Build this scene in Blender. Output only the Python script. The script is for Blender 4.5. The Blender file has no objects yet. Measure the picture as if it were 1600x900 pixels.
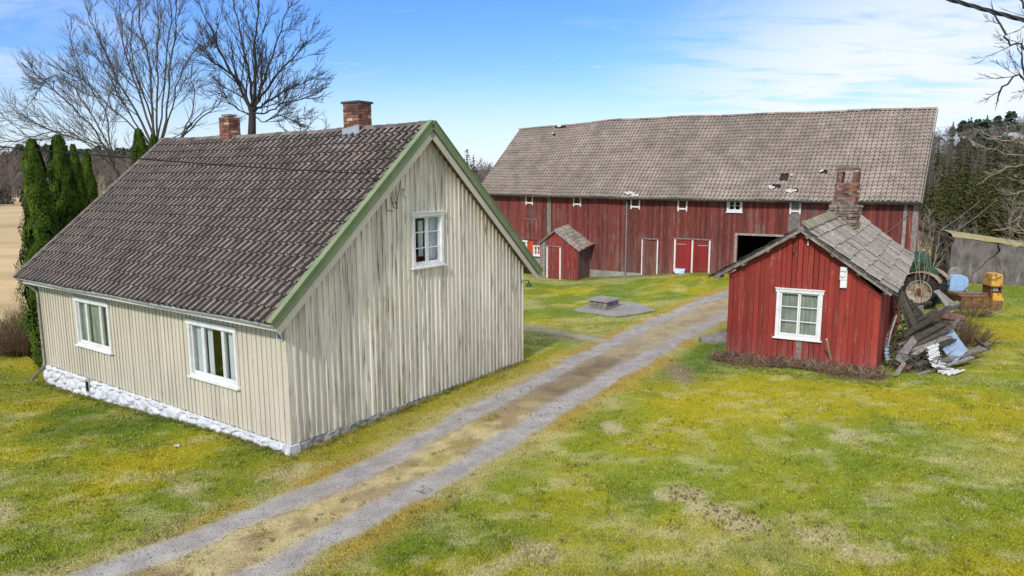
import bpy, math, random
import numpy as np
from math import sin, cos, pi, radians, sqrt, atan2
from mathutils import Vector, Matrix
random.seed(7); RNG = np.random.RandomState(11)
SC = bpy.context.scene
COL = SC.collection
V = lambda *a: np.array(a, float)
def nrm(v): return v/sqrt(v[0]*v[0]+v[1]*v[1]+v[2]*v[2])
_npcross = np.cross
def cross(a, b):
    if a.ndim > 1: return _npcross(a, b)
    return np.array((a[1]*b[2]-a[2]*b[1], a[2]*b[0]-a[0]*b[2], a[0]*b[1]-a[1]*b[0]))
Z = V(0, 0, 1)
# ------------------------------------------------------------------ survey: camera model used to take measurements
CAM_F, CAM_PITCH, CAM_ROLL, CAM_H = 1110.08, 0.1508, 0.0029, 5.6
def at(px, py, D):
    """world point on the sight line of a photo pixel at forward distance D"""
    x = (px-800)/CAM_F; u = -(py-450)/CAM_F
    x, u = x*cos(CAM_ROLL)-u*sin(CAM_ROLL), x*sin(CAM_ROLL)+u*cos(CAM_ROLL)
    d = V(x, cos(CAM_PITCH)+u*sin(CAM_PITCH), -sin(CAM_PITCH)+u*cos(CAM_PITCH))
    return d*(D/d[1])+V(0, 0, CAM_H)
# ------------------------------------------------------------------ frames of the three buildings
HT = .9542
HA = V(-sin(HT), cos(HT), 0); HB = V(cos(HT), sin(HT), 0); HO = V(-4.57, 14.07, .2)
def HP(u, v, z): return HO+HA*u+HB*v+Z*z
BT = .592
BD = V(-cos(BT), sin(BT), 0); BN = V(sin(BT), cos(BT), 0); BE = V(17.82, 31.22, 0)
def BP(t, m, z): return BE+BD*t+BN*m+Z*z         # m measured from the eave line, wall at m=.5
SF = V(.8689, -.4951, 0); SS = V(.5780, .8161, 0); SO = V(6.84, 22.05, 0)
def SP(u, w, z): return SO+SF*u+SS*w+Z*(z+.035*w)
# ------------------------------------------------------------------ noise and terrain
_T = RNG.rand(256, 256)
def vnoise(x, y):
    xi = np.floor(x).astype(int); yi = np.floor(y).astype(int)
    fx = x-xi; fy = y-yi; fx = fx*fx*(3-2*fx); fy = fy*fy*(3-2*fy)
    g = lambda a, b: _T[a & 255, b & 255]
    return (g(xi, yi)*(1-fx)+g(xi+1, yi)*fx)*(1-fy)+(g(xi, yi+1)*(1-fx)+g(xi+1, yi+1)*fx)*fy
def fbm(x, y, s, o=4, g=.5):
    r = 0; a = 1; t = 0
    for k in range(o):
        r = r+a*vnoise(x/s*2**k+17.3*k, y/s*2**k+5.1*k); t += a; a *= g
    return r/t
def sst(a, b, x):
    t = np.clip((x-a)/(b-a), 0, 1); return t*t*(3-2*t)
def hgt(x, y):
    x = np.asarray(x, float); y = np.asarray(y, float)
    t = (x-BE[0])*BD[0]+(y-BE[1])*BD[1]; m = (x-BE[0])*BN[0]+(y-BE[1])*BN[1]
    prof = .78*(1-sst(8.5, 17.3, t))*(1-.85*sst(5, -.8, t))
    z = prof*sst(-9.5, .3, m)*(1-sst(14, 26, m))
    u = (x-HO[0])*HA[0]+(y-HO[1])*HA[1]; v = (x-HO[0])*HB[0]+(y-HO[1])*HB[1]
    z = z-.36*sst(1, 11, u)*(1-sst(5, 12, v))*sst(-12, -3, v)*(1-sst(30, 60, u))
    z = z+(fbm(x, y, 2.5, 3)-.5)*.07*sst(70, 45, y)
    z = z+.17*sst(.5, 6, v)*(1-sst(9.5, 14, v))*sst(-5, -1.5, u)*(1-sst(11, 15, u))
    # hills far away
    z = z+17*sst(95, 330, y)*sst(20, 190, x)+5*sst(90, 130, y)*sst(40, 80, x)
    z = z+15*sst(330, 620, y)*(.6+.8*fbm(x, y, 130, 2))*(1-sst(0, 40, x))
    return z
H1 = lambda x, y: float(hgt(np.array([x]), np.array([y]))[0])
# ------------------------------------------------------------------ mesh builder
class MB:
    def __init__(s): s.v = []; s.f = []; s.t = []; s.warp = None
    def quad(s, *p, t=None):
        i = len(s.v); s.v.extend(p); s.f.append(tuple(range(i, i+len(p)))); s.t.append(random.random() if t is None else t)
    def hexa(s, p, t=None, faces='all'):
        """p: 8 corners, bottom ring 0-3, top ring 4-7"""
        t = random.random() if t is None else t; i = len(s.v); s.v.extend(p)
        for f in ((3, 2, 1, 0), (4, 5, 6, 7), (0, 1, 5, 4), (1, 2, 6, 5), (2, 3, 7, 6), (3, 0, 4, 7)):
            s.f.append(tuple(i+k for k in f)); s.t.append(t)
    def box(s, o, a, b, c, t=None):
        """o corner; a,b,c edge vectors"""
        s.hexa([o, o+a, o+a+b, o+b, o+c, o+a+c, o+a+b+c, o+b+c], t)
    def cbox(s, c, a, b, d, t=None): s.box(c-a/2-b/2-d/2, a, b, d, t)
    def plank(s, p, q, w, h, up=None, t=None, jit=0):
        d = nrm(q-p); up = Z if up is None else up
        sd = cross(d, up); sd = nrm(sd) if np.linalg.norm(sd) > 1e-4 else V(1, 0, 0); u2 = cross(sd, d)
        pts = []
        for e, k in ((p, 1), (q, 1)):
            pass
        r = lambda: RNG.uniform(-jit, jit) if jit else 0
        P = [p-sd*w/2-u2*h/2, p+sd*w/2-u2*h/2, q+sd*w/2-u2*h/2+d*r(), q-sd*w/2-u2*h/2+d*r(),
             p-sd*w/2+u2*h/2, p+sd*w/2+u2*h/2, q+sd*w/2+u2*h/2+d*r(), q-sd*w/2+u2*h/2+d*r()]
        s.hexa(P, t)
    def tube(s, pts, rad, n=6, t=None, cap=True, closed=False):
        t = random.random() if t is None else t
        pts = [np.asarray(p, float) for p in pts]; m = len(pts)
        if not hasattr(rad, '__len__'): rad = [rad]*m
        rings = []; ref = None
        for k in range(m):
            d = pts[min(k+1, m-1)]-pts[max(k-1, 0)]; d = d/(np.linalg.norm(d)+1e-9)
            if ref is None: ref = V(0, 0, 1) if abs(d[2]) < .9 else V(1, 0, 0)
            x = cross(d, ref); x = x/(np.linalg.norm(x)+1e-9); y = cross(x, d); ref = y
            i = len(s.v)
            for j in range(n):
                a = 2*pi*j/n; s.v.append(pts[k]+(x*cos(a)+y*sin(a))*rad[k])
            rings.append(i)
        for k in range(m-1):
            for j in range(n):
                s.f.append((rings[k]+j, rings[k]+(j+1) % n, rings[k+1]+(j+1) % n, rings[k+1]+j)); s.t.append(t)
        if cap and n > 3:
            s.f.append(tuple(rings[0]+j for j in range(n))); s.t.append(t)
            s.f.append(tuple(rings[-1]+j for j in range(n))); s.t.append(t)
    def lathe(s, c, ax, prof, n=24, t=None, ref=None):
        """prof: list of (radius, along)"""
        ax = nrm(ax); ref = V(0, 0, 1) if abs(ax[2]) < .9 else V(1, 0, 0)
        x = nrm(cross(ax, ref)); y = cross(ax, x); t = random.random() if t is None else t
        i = len(s.v); m = len(prof)
        for r, h in prof:
            for j in range(n):
                a = 2*pi*j/n; s.v.append(c+ax*h+(x*cos(a)+y*sin(a))*r)
        for k in range(m-1):
            for j in range(n):
                s.f.append((i+k*n+j, i+k*n+(j+1) % n, i+(k+1)*n+(j+1) % n, i+(k+1)*n+j)); s.t.append(t)
    def poly_ext(s, pts, ext, t=None):
        """extrude planar polygon by vector"""
        t = random.random() if t is None else t; n = len(pts); i = len(s.v)
        s.v.extend(pts); s.v.extend([p+ext for p in pts])
        s.f.append(tuple(i+k for k in range(n))); s.t.append(t)
        s.f.append(tuple(i+n+k for k in range(n))[::-1]); s.t.append(t)
        for k in range(n):
            s.f.append((i+k, i+(k+1) % n, i+n+(k+1) % n, i+n+k)); s.t.append(t)
    def build(s, name, mat, parent=None, smooth=False, root=None):
        v = np.array(s.v, float).reshape(-1, 3)
        if s.warp is not None: v = s.warp(v)
        off = V(0, 0, 0)
        r = root if root is not None else parent
        while r is not None and r.parent is not None: r = r.parent
        if r is not None: off = V(*r.location)
        elif len(v):
            off = V(*(v.min(0)+v.max(0))/2); off[2] = v[:, 2].min()
        v = v-off
        me = bpy.data.meshes.new(name); me.from_pydata(v.tolist(), [], s.f); me.update()
        a = me.attributes.new('tint', 'FLOAT', 'FACE'); a.data.foreach_set('value', np.array(s.t, 'f'))
        if smooth: me.polygons.foreach_set('use_smooth', np.ones(len(s.f), bool))
        me.materials.append(mat)
        o = bpy.data.objects.new(name, me); COL.objects.link(o)
        if parent is not None:
            o.parent = parent
            if parent.parent is None and parent.type == 'MESH' and False: pass
            if parent.type == 'MESH' and parent.parent is None: o.location = (0, 0, 0)
        else: o.location = off
        return o
def fast_mesh(name, v, f, mat, col=None, parent=None, loc=(0, 0, 0), tint=None, smooth=False):
    """v (n,3) f (m,k) numpy"""
    me = bpy.data.meshes.new(name); n, m, k = len(v), len(f), f.shape[1]
    me.vertices.add(n); me.vertices.foreach_set('co', (v-np.array(loc)).astype('f').ravel())
    me.loops.add(m*k); me.loops.foreach_set('vertex_index', f.astype('i').ravel())
    me.polygons.add(m); me.polygons.foreach_set('loop_start', np.arange(0, m*k, k, dtype='i'))
    if smooth: me.polygons.foreach_set('use_smooth', np.ones(m, bool))
    me.update(calc_edges=True)
    if col is not None:
        a = me.attributes.new('Col', 'FLOAT_COLOR', 'POINT')
        a.data.foreach_set('color', np.concatenate([col, np.ones((n, 1))], 1).astype('f').ravel())
    if tint is not None:
        a = me.attributes.new('tint', 'FLOAT', 'FACE'); a.data.foreach_set('value', tint.astype('f'))
    me.materials.append(mat)
    o = bpy.data.objects.new(name, me); COL.objects.link(o); o.location = loc
    if parent is not None: o.parent = parent
    return o
def tag(o, label=None, cat=None, group=None, kind=None):
    if label: o['label'] = label
    if cat: o['category'] = cat
    if group: o['group'] = group
    if kind: o['kind'] = kind
    return o
def empty(name, loc, label, cat, group=None):
    o = bpy.data.objects.new(name, None); COL.objects.link(o); o.location = tuple(loc); o.empty_display_size = .3
    return tag(o, label, cat, group)
def copy_tree(o, parent=None):
    c = o.copy(); COL.objects.link(c); c.parent = parent
    for ch in list(o.children): copy_tree(ch, c)
    return c
# ------------------------------------------------------------------ materials
def sr(r, g, b):
    f = lambda c: (c/255/12.92) if c/255 <= .04045 else ((c/255+.055)/1.055)**2.4
    return (f(r), f(g), f(b))
MATS = {}
def mat(name, base, base2=None, scale=6, stretch=(1, 1, 1), tint=.25, rough=.85, bump=0, bscale=None, layers=(), metal=0, spec=.3, tcol=None, coat=0, zb=None, orand=None):
    """base/base2 mixed by noise; 'tint' face attribute varies value (and shifts to tcol); layers=(colour, scale, stretch, lo, hi, amount)"""
    m = bpy.data.materials.new(name); m.use_nodes = True; nt = m.node_tree; N = nt.nodes; L = nt.links
    bs = N['Principled BSDF']; bs.inputs['Roughness'].default_value = rough; bs.inputs['Metallic'].default_value = metal
    bs.inputs['Specular IOR Level'].default_value = spec
    tc = N.new('ShaderNodeTexCoord')
    def noise(sc, st, det=5, w=0, rg=.6):
        mp = N.new('ShaderNodeMapping'); mp.inputs['Scale'].default_value = st; mp.inputs['Location'].default_value = (w, w*2.1, w*.7)
        L.new(tc.outputs['Object'], mp.inputs['Vector'])
        n = N.new('ShaderNodeTexNoise'); n.inputs['Scale'].default_value = sc; n.inputs['Detail'].default_value = det; n.inputs['Roughness'].default_value = rg
        L.new(mp.outputs[0], n.inputs['Vector']); return n.outputs['Fac']
    def ramp(fac, lo, hi):
        r = N.new('ShaderNodeMapRange'); r.inputs['From Min'].default_value = lo; r.inputs['From Max'].default_value = hi
        r.interpolation_type = 'SMOOTHSTEP'; L.new(fac, r.inputs['Value']); return r.outputs[0]
    def mix(fac, a, b, mode='MIX'):
        x = N.new('ShaderNodeMix'); x.data_type = 'RGBA'; x.blend_type = mode
        if isinstance(fac, float): x.inputs[0].default_value = fac
        else: L.new(fac, x.inputs[0])
        for k, c in ((6, a), (7, b)):
            if isinstance(c, tuple): x.inputs[k].default_value = (*c, 1)
            else: L.new(c, x.inputs[k])
        return x.outputs[2]
    cur = mix(ramp(noise(scale, stretch), .3, .7), base, base2 if base2 else tuple(c*.8 for c in base))
    at_ = N.new('ShaderNodeAttribute'); at_.attribute_name = 'tint'
    if tcol is not None:
        cur = mix(ramp(at_.outputs['Fac'], tcol[1], tcol[2]), cur, tcol[0])
    for i, (c, sc, st, lo, hi, am) in enumerate(layers):
        fac = ramp(noise(sc, st, 6, 3.7*(i+1), .65), lo, hi)
        mm = N.new('ShaderNodeMath'); mm.operation = 'MULTIPLY'; mm.inputs[1].default_value = am; L.new(fac, mm.inputs[0])
        cur = mix(mm.outputs[0], cur, c)
    if orand is not None:
        oi = N.new('ShaderNodeObjectInfo'); mo = N.new('ShaderNodeMath'); mo.operation = 'MULTIPLY'; L.new(oi.outputs['Random'], mo.inputs[0]); mo.inputs[1].default_value = orand[1]
        cur = mix(mo.outputs[0], cur, orand[0])
    if zb is not None:
        sx = N.new('ShaderNodeSeparateXYZ'); L.new(tc.outputs['Object'], sx.inputs[0])
        zr = N.new('ShaderNodeMapRange'); zr.inputs['From Min'].default_value = zb[2]; zr.inputs['From Max'].default_value = zb[1]; L.new(sx.outputs[2], zr.inputs['Value'])
        mm = N.new('ShaderNodeMath'); mm.operation = 'MULTIPLY'; L.new(zr.outputs[0], mm.inputs[0]); L.new(ramp(noise(4, (1, 1, .14), 6, 21.3, .65), .38, .62), mm.inputs[1])
        m2 = N.new('ShaderNodeMath'); m2.operation = 'MULTIPLY'; L.new(mm.outputs[0], m2.inputs[0]); m2.inputs[1].default_value = zb[3]
        cur = mix(m2.outputs[0], cur, zb[0])
    # per-piece value
    vm = N.new('ShaderNodeMapRange'); vm.clamp = False; vm.inputs['To Min'].default_value = 1-tint; vm.inputs['To Max'].default_value = 1+tint
    L.new(at_.outputs['Fac'], vm.inputs['Value'])
    cb = N.new('ShaderNodeCombineColor')
    for k in range(3): L.new(vm.outputs[0], cb.inputs[k])
    cur = mix(1.0, cur, cb.outputs[0], 'MULTIPLY')
    L.new(cur, bs.inputs['Base Color'])
    if bump:
        b = N.new('ShaderNodeBump'); b.inputs['Strength'].default_value = bump; b.inputs['Distance'].default_value = .02
        L.new(noise(bscale or scale*4, stretch, 6, 9.1), b.inputs['Height']); L.new(b.outputs[0], bs.inputs['Normal'])
    MATS[name] = m; m['nt'] = 1
    return m
VS = (1, 1, .12)
M_cream = mat('cream_painted_boards', (.60, .545, .435), (.52, .475, .375), 1.2, (1, 1, .4), .07, .8, .25, 30,
    layers=[((.30, .29, .24), 9, (1, 1, .35), .60, .72, .55), ((.24, .22, .17), 26, (1, 1, .3), .62, .70, .6)])
M_cream_g = mat('mouldy_cream_boards', (.76, .70, .58), (.64, .59, .48), 1.2, (1, 1, .3), .15, .85, .3, 30, zb=((.17, .15, .10), .1, 2.6, .45),
    layers=[((.36, .33, .17), .9, (1.2, 1.2, .45), .54, .70, .5), ((.21, .185, .11), 6, (1, 1, .07), .57, .70, .7), ((.10, .085, .055), 17, (1, 1, .05), .56, .64, .75), ((.22, .15, .08), 22, (1, 1, .2), .66, .70, .7)])
M_white = mat('peeling_white_paint', (.78, .78, .76), (.66, .66, .64), 4, (1, 1, 1), .06, .6, .1, 30,
    layers=[((.33, .31, .27), 16, (1, 1, 1), .60, .66, .8)])
M_whitew = mat('whitewashed_stone', (.72, .73, .75), (.50, .51, .53), 6, (1, 1, 1), .08, .9, 1, 18,
    layers=[((.22, .22, .21), 7, (1, 1, 1.6), .60, .68, .55), ((.35, .33, .28), 2.2, (1, 1, 1), .6, .7, .4)])
M_plinthg = mat('dirty_plinth', (.42, .41, .38), (.27, .26, .24), 3, (1, 1, 1), .1, .92, .6, 16, layers=[((.10, .09, .07), 4, (1, 1, 1), .5, .66, .7)])
M_conc = mat('weathered_concrete', (.36, .35, .32), (.24, .23, .21), 2.5, (1, 1, .6), .12, .92, .5, 20,
    layers=[((.12, .115, .10), 6, (1, 1, .4), .52, .68, .6)])
M_concd = mat('dark_concrete_wall', (.20, .175, .165), (.10, .09, .088), 1.9, (1, 1, .7), .1, .95, .6, 12,
    layers=[((.32, .30, .28), 3.5, (1.4, 1.4, .2), .54, .68, .6), ((.045, .042, .04), 4, (1, 1, .3), .54, .68, .75), ((.10, .07, .055), 1.2, (1, 1, 1), .5, .7, .5)])
M_tile = mat('old_grey_roof_tile', (.215, .178, .157), (.135, .112, .098), 3, (1, 1, 1), .55, .85, .5, 40,
    layers=[((.05, .042, .036), .9, (1, 1, 1), .50, .72, .5), ((.22, .15, .125), 1.4, (1, 1, 1), .58, .72, .35), ((.035, .032, .03), 14, (1, 1, 1), .58, .66, .8), ((.55, .55, .52), 30, (1, 1, 1), .70, .74, .6)],
    tcol=((.21, .12, .095), .9935, .9942))
M_btile = mat('barn_roof_tile', (.31, .25, .205), (.215, .175, .145), 1.3, (1, 1, 1), .42, .9, .3, 30,
    layers=[((.40, .35, .32), .9, (1, 1, 1), .52, .72, .5), ((.11, .10, .09), 3.5, (1, 1, 1), .60, .72, .55)], tcol=((.10, .085, .08), .984, .992))
M_slate = mat('lichen_slate', (.36, .31, .255), (.20, .17, .14), 9, (1, 1, 1), .30, .9, .9, 16,
    layers=[((.52, .50, .46), 13, (1, 1, 1), .55, .62, .7), ((.09, .075, .055), 17, (1, 1, 1), .57, .64, .7), ((.16, .12, .085), 3, (1, 1, 1), .56, .70, .6), ((.24, .22, .08), 2, (1, 1, 1), .64, .74, .5)])
M_red = mat('red_painted_boards', (.285, .036, .024), (.20, .027, .019), 2.5, VS, .30, .75, .3, 40, zb=((.26, .13, .11), -.1, .9, .6),
    layers=[((.30, .15, .12), 12, (1, 1, .09), .57, .68, .6), ((.075, .018, .014), 6, VS, .54, .70, .65), ((.36, .27, .24), 22, (1, 1, .18), .63, .69, .6)])
M_barn = mat('faded_barn_boards', (.185, .038, .027), (.135, .038, .032), 1.4, (1, 1, .3), .34, .88, .3, 40, zb=((.22, .15, .135), .0, 2.6, .6),
    layers=[((.25, .13, .11), 13, (1, 1, .10), .53, .66, .6), ((.19, .145, .135), .9, (1, 1, .5), .52, .70, .55), ((.40, .30, .27), 22, (1, 1, .12), .63, .69, .6), ((.09, .025, .02), 5, (1, 1, .08), .56, .7, .6)])
M_bred = mat('bright_red_doors', (.27, .024, .024), (.20, .022, .02), 3, (1, 1, .3), .16, .75, .2, 30,
    layers=[((.4, .22, .2), 14, (1, 1, .3), .66, .72, .6)])
M_brightbrick = mat('painted_red_brick', (.50, .06, .02), (.40, .05, .02), 3, (1, 1, 1), .1, .85)
M_hut = mat('hut_boards', (.26, .03, .025), (.19, .05, .045), 2, (1, 1, .3), .22, .85, .3, 40,
    layers=[((.30, .18, .17), 12, (1, 1, .14), .54, .66, .7)])
M_greywood = mat('grey_bare_wood', (.30, .27, .24), (.17, .15, .13), 6, (1, 1, 1), .35, .9, .5, 40,
    layers=[((.06, .05, .045), 12, (1, 1, 1), .56, .68, .6), ((.38, .36, .33), 20, (1, 1, 1), .62, .7, .5)])
M_darkwood = mat('dark_rotten_wood', (.105, .085, .062), (.05, .042, .033), 7, (1, 1, 1), .5, .95, .5, 40,
    layers=[((.20, .18, .155), 14, (1, 1, 1), .56, .66, .6), ((.10, .11, .04), 4, (1, 1, 1), .62, .72, .4)])
M_soffit = mat('weathered_soffit', (.20, .17, .13), (.12, .10, .075), 4, (1, 1, 1), .25, .9, .3, 30)
M_green = mat('green_verge_paint', (.165, .225, .11), (.225, .26, .14), 2.4, (1, 1, 1), .08, .7, .2, 30,
    layers=[((.30, .27, .06), 1.6, (1, 1, 1), .54, .68, .55), ((.42, .42, .36), 12, (1, 1, 1), .66, .72, .6)])
M_brick = mat('chimney_brick', (.25, .105, .07), (.17, .075, .052), 7, (1, 1, 1), .5, .9, .4, 30,
    layers=[((.075, .055, .045), 1.6, (1, 1, 1), .48, .66, .6), ((.30, .22, .17), 9, (1, 1, 1), .60, .70, .5), ((.06, .05, .045), 5, (1, 1, 1), .56, .72, .7)], tcol=((.36, .27, .2), .9, 1.0))
M_mortar = mat('mortar', (.24, .21, .18), (.15, .13, .11), 12, (1, 1, 1), .1, .95, .5, 30)
M_lead = mat('lead_flashing', (.42, .47, .52), (.34, .38, .42), 5, (1, 1, 1), .05, .45, .1, metal=.3)
M_zinc = mat('zinc_gutter', (.30, .31, .32), (.2, .2, .21), 6, (1, 1, 1), .1, .5, 0, metal=.5, layers=[((.10, .08, .06), 8, (1, 1, 1), .55, .7, .6)])
M_black = mat('dark_interior', (.006, .006, .006), None, 5, (1, 1, 1), 0, 1)
M_cable = mat('black_cable', (.02, .02, .022), None, 5, (1, 1, 1), .2, .5)
M_wire = mat('pale_steel_wire', (.35, .36, .37), None, 5, (1, 1, 1), .1, .5, metal=.4)
M_curtain = mat('curtain_cloth', (.74, .76, .80), (.60, .62, .67), 8, (1, 1, .1), .1, .95)
M_net = mat('grey_net_curtain', (.44, .45, .40), (.28, .30, .26), 5, (1, 1, .4), .15, .95)
M_leafy = mat('houseplant_leaves', (.04, .16, .06), (.02, .08, .03), 9, (1, 1, 1), .4, .6)
M_rubber = mat('tyre_rubber', (.016, .016, .016), (.03, .028, .026), 5, (1, 1, 1), .2, .85, .3, 20)
M_rimrust = mat('rusty_cream_rim', (.42, .39, .32), (.27, .22, .17), 5, (1, 1, 1), .1, .7, .2, 20, layers=[((.13, .055, .025), 6, (1, 1, 1), .46, .62, .85)])
M_rust = mat('brown_rust', (.20, .075, .035), (.11, .045, .025), 6, (1, 1, 1), .2, .9, .4, 20, layers=[((.30, .14, .06), 12, (1, 1, 1), .55, .68, .5)])
M_yellow = mat('chipped_yellow_paint', (.66, .38, .06), (.50, .28, .04), 4, (1, 1, 1), .1, .6, .1, 20, layers=[((.16, .07, .035), 6, (1, 1, 1), .50, .62, .85)])
M_rustyel = mat('rusted_yellow_paint', (.27, .15, .05), (.17, .085, .035), 4, (1, 1, 1), .1, .8, .2, 20, layers=[((.10, .045, .025), 6, (1, 1, 1), .48, .62, .8)])
M_blue = mat('light_blue_paint', (.30, .47, .68), (.26, .42, .63), 3, (1, 1, 1), .05, .5, layers=[((.55, .62, .68), 10, (1, 1, 1), .62, .7, .5)])
M_tarp = mat('green_tarpaulin', (.028, .075, .048), (.018, .05, .032), 4, (1, 1, 1), .1, .38, .3, 10, layers=[((.30, .40, .36), 5, (1, 1, 1), .62, .72, .4)])
M_tgreen = mat('tractor_green', (.03, .09, .04), (.02, .06, .03), 4, (1, 1, 1), .1, .6, layers=[((.12, .06, .03), 7, (1, 1, 1), .55, .68, .7)])
M_steelw = mat('white_corrugated_steel', (.66, .67, .64), (.55, .56, .54), 3, (1, 1, 1), .05, .45, .05, 20, layers=[((.25, .26, .26), 6, (1, 1, 1), .62, .72, .5)])
M_steelb = mat('bluish_corrugated_steel', (.35, .44, .58), (.26, .34, .46), 3, (1, 1, 1), .05, .45, .05, 20, layers=[((.12, .12, .13), 7, (1, 1, 1), .56, .70, .6)])
M_terra = mat('terracotta_tile', (.42, .17, .09), (.33, .13, .07), 6, (1, 1, 1), .1, .85, .3, 20)
M_stone = mat('field_stone', (.27, .25, .23), (.17, .16, .15), 5, (1, 1, 1), .1, .95, .7, 10, layers=[((.10, .10, .04), 4, (1, 1, 1), .58, .7, .5)])
M_slab = mat('grey_paving', (.31, .29, .28), (.24, .225, .215), 2, (1, 1, 1), .06, .95, .4, 20, layers=[((.14, .15, .07), 2.5, (1, 1, 1), .60, .72, .5), ((.13, .12, .11), 9, (1, 1, 1), .6, .7, .5)])
M_bark = mat('grey_bark', (.115, .098, .085), (.07, .06, .053), 6, (1, 1, .4), .2, .95)
M_barkd = mat('dark_bark', (.060, .050, .042), (.035, .03, .026), 6, (1, 1, .4), .2, .95, layers=[((.10, .11, .04), 3, (1, 1, .5), .58, .7, .4)])
M_twigt = mat('tan_twigs', (.34, .27, .20), (.22, .17, .12), 6, (1, 1, 1), .3, .95)
M_brush = mat('dead_brush_brown', (.24, .145, .09), (.13, .08, .05), 4, (1, 1, 1), .6, .95)
M_twigb = mat('brown_brush', (.17, .105, .065), (.09, .055, .035), 6, (1, 1, 1), .55, .95)
M_thuja = mat('thuja_leaves', (.085, .125, .014), (.026, .058, .008), 2.6, (1, 1, 1), .55, .9, spec=.1, layers=[((.12, .15, .02), 1.7, (1, 1, 1), .55, .72, .4)])
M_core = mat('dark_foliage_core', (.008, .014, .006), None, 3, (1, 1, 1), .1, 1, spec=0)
M_spruce = mat('spruce_needles', (.062, .080, .022), (.034, .050, .015), .25, (1, 1, 1), .6, .95, spec=.1, orand=((.13, .095, .035), .55), layers=[((.085, .075, .02), .12, (1, 1, 1), .5, .7, .6)])
M_pine = mat('pine_needles', (.055, .075, .042), (.035, .050, .03), .3, (1, 1, 1), .5, .95, spec=.1)
M_wood = mat('bare_far_wood', (.23, .195, .165), (.14, .115, .10), .08, (1, 1, 1), .40, .95, spec=.1, layers=[((.27, .25, .15), .05, (1, 1, 1), .55, .7, .5)])
M_leaf = mat('fallen_leaves', (.20, .09, .05), (.13, .06, .04), 8, (1, 1, 1), .5, .9)
M_sign = mat('white_enamel', (.80, .80, .80), None, 3, (1, 1, 1), .02, .4)
M_ink = mat('black_enamel', (.02, .02, .02), None, 3, (1, 1, 1), .02, .5)
M_hwhite = mat('far_house_white', (.52, .53, .54), None, 3, (1, 1, 1), .04, .8)
M_hgroof = mat('far_house_grey_roof', (.36, .37, .38), None, 3, (1, 1, 1), .04, .8)
M_hroof = mat('far_house_roof', (.12, .11, .11), None, 3, (1, 1, 1), .04, .8)
M_sack = mat('blue_white_sack', (.62, .70, .80), (.25, .42, .66), 3.5, (1, 1, 1), .05, .6)
M_bgrass = mat('dry_bank_grass', (.42, .34, .18), (.30, .27, .09), 1.2, (1, 1, 1), .1, .95, .5, 20, layers=[((.46, .38, .24), 2.5, (1, 1, 1), .5, .7, .7)])
def glass():
    m = bpy.data.materials.new('window_glass'); m.use_nodes = True; N = m.node_tree.nodes; L = m.node_tree.links
    N.remove(N['Principled BSDF']); o = N['Material Output']
    g = N.new('ShaderNodeBsdfGlossy'); g.inputs['Roughness'].default_value = .03; g.inputs['Color'].default_value = (.85, .9, .95, 1)
    t = N.new('ShaderNodeBsdfTransparent'); t.inputs['Color'].default_value = (.82, .86, .84, 1)
    lwt = N.new('ShaderNodeLayerWeight'); lwt.inputs['Blend'].default_value = .5
    f = N.new('ShaderNodeMapRange'); f.inputs['To Min'].default_value = .06; f.inputs['To Max'].default_value = .5; pw_ = N.new('ShaderNodeMath'); pw_.operation = 'POWER'; pw_.inputs[1].default_value = 3; L.new(lwt.outputs['Facing'], pw_.inputs[0]); L.new(pw_.outputs[0], f.inputs['Value'])
    x = N.new('ShaderNodeMixShader'); L.new(f.outputs[0], x.inputs[0]); L.new(t.outputs[0], x.inputs[1]); L.new(g.outputs[0], x.inputs[2]); L.new(x.outputs[0], o.inputs[0])
    return m
M_glass = glass()
def colmat(name, bscale=60, bump=.5, fine=.25):
    m = bpy.data.materials.new(name); m.use_nodes = True; N = m.node_tree.nodes; L = m.node_tree.links
    bs = N['Principled BSDF']; bs.inputs['Roughness'].default_value = .95; bs.inputs['Specular IOR Level'].default_value = .1
    a = N.new('ShaderNodeAttribute'); a.attribute_name = 'Col'
    tc = N.new('ShaderNodeTexCoord'); n = N.new('ShaderNodeTexNoise'); n.inputs['Scale'].default_value = bscale; n.inputs['Detail'].default_value = 4
    L.new(tc.outputs['Object'], n.inputs['Vector'])
    r = N.new('ShaderNodeMapRange'); r.inputs['From Min'].default_value = .3; r.inputs['From Max'].default_value = .7
    r.inputs['To Min'].default_value = 1-fine; r.inputs['To Max'].default_value = 1+fine; L.new(n.outputs['Fac'], r.inputs['Value'])
    cb = N.new('ShaderNodeCombineColor')
    for k in range(3): L.new(r.outputs[0], cb.inputs[k])
    x = N.new('ShaderNodeMix'); x.data_type = 'RGBA'; x.blend_type = 'MULTIPLY'; x.inputs[0].default_value = 1
    L.new(a.outputs['Color'], x.inputs[6]); L.new(cb.outputs[0], x.inputs[7]); L.new(x.outputs[2], bs.inputs['Base Color'])
    if bump:
        b = N.new('ShaderNodeBump'); b.inputs['Strength'].default_value = bump; b.inputs['Distance'].default_value = .02
        L.new(n.outputs['Fac'], b.inputs['Height']); L.new(b.outputs[0], bs.inputs['Normal'])
    return m
M_ground = colmat('ground_cover', 40, .6, .35)
M_gravel = colmat('gravel', 55, .8, .30)
M_blade = colmat('grass_blades', 5, 0, .05)

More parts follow.
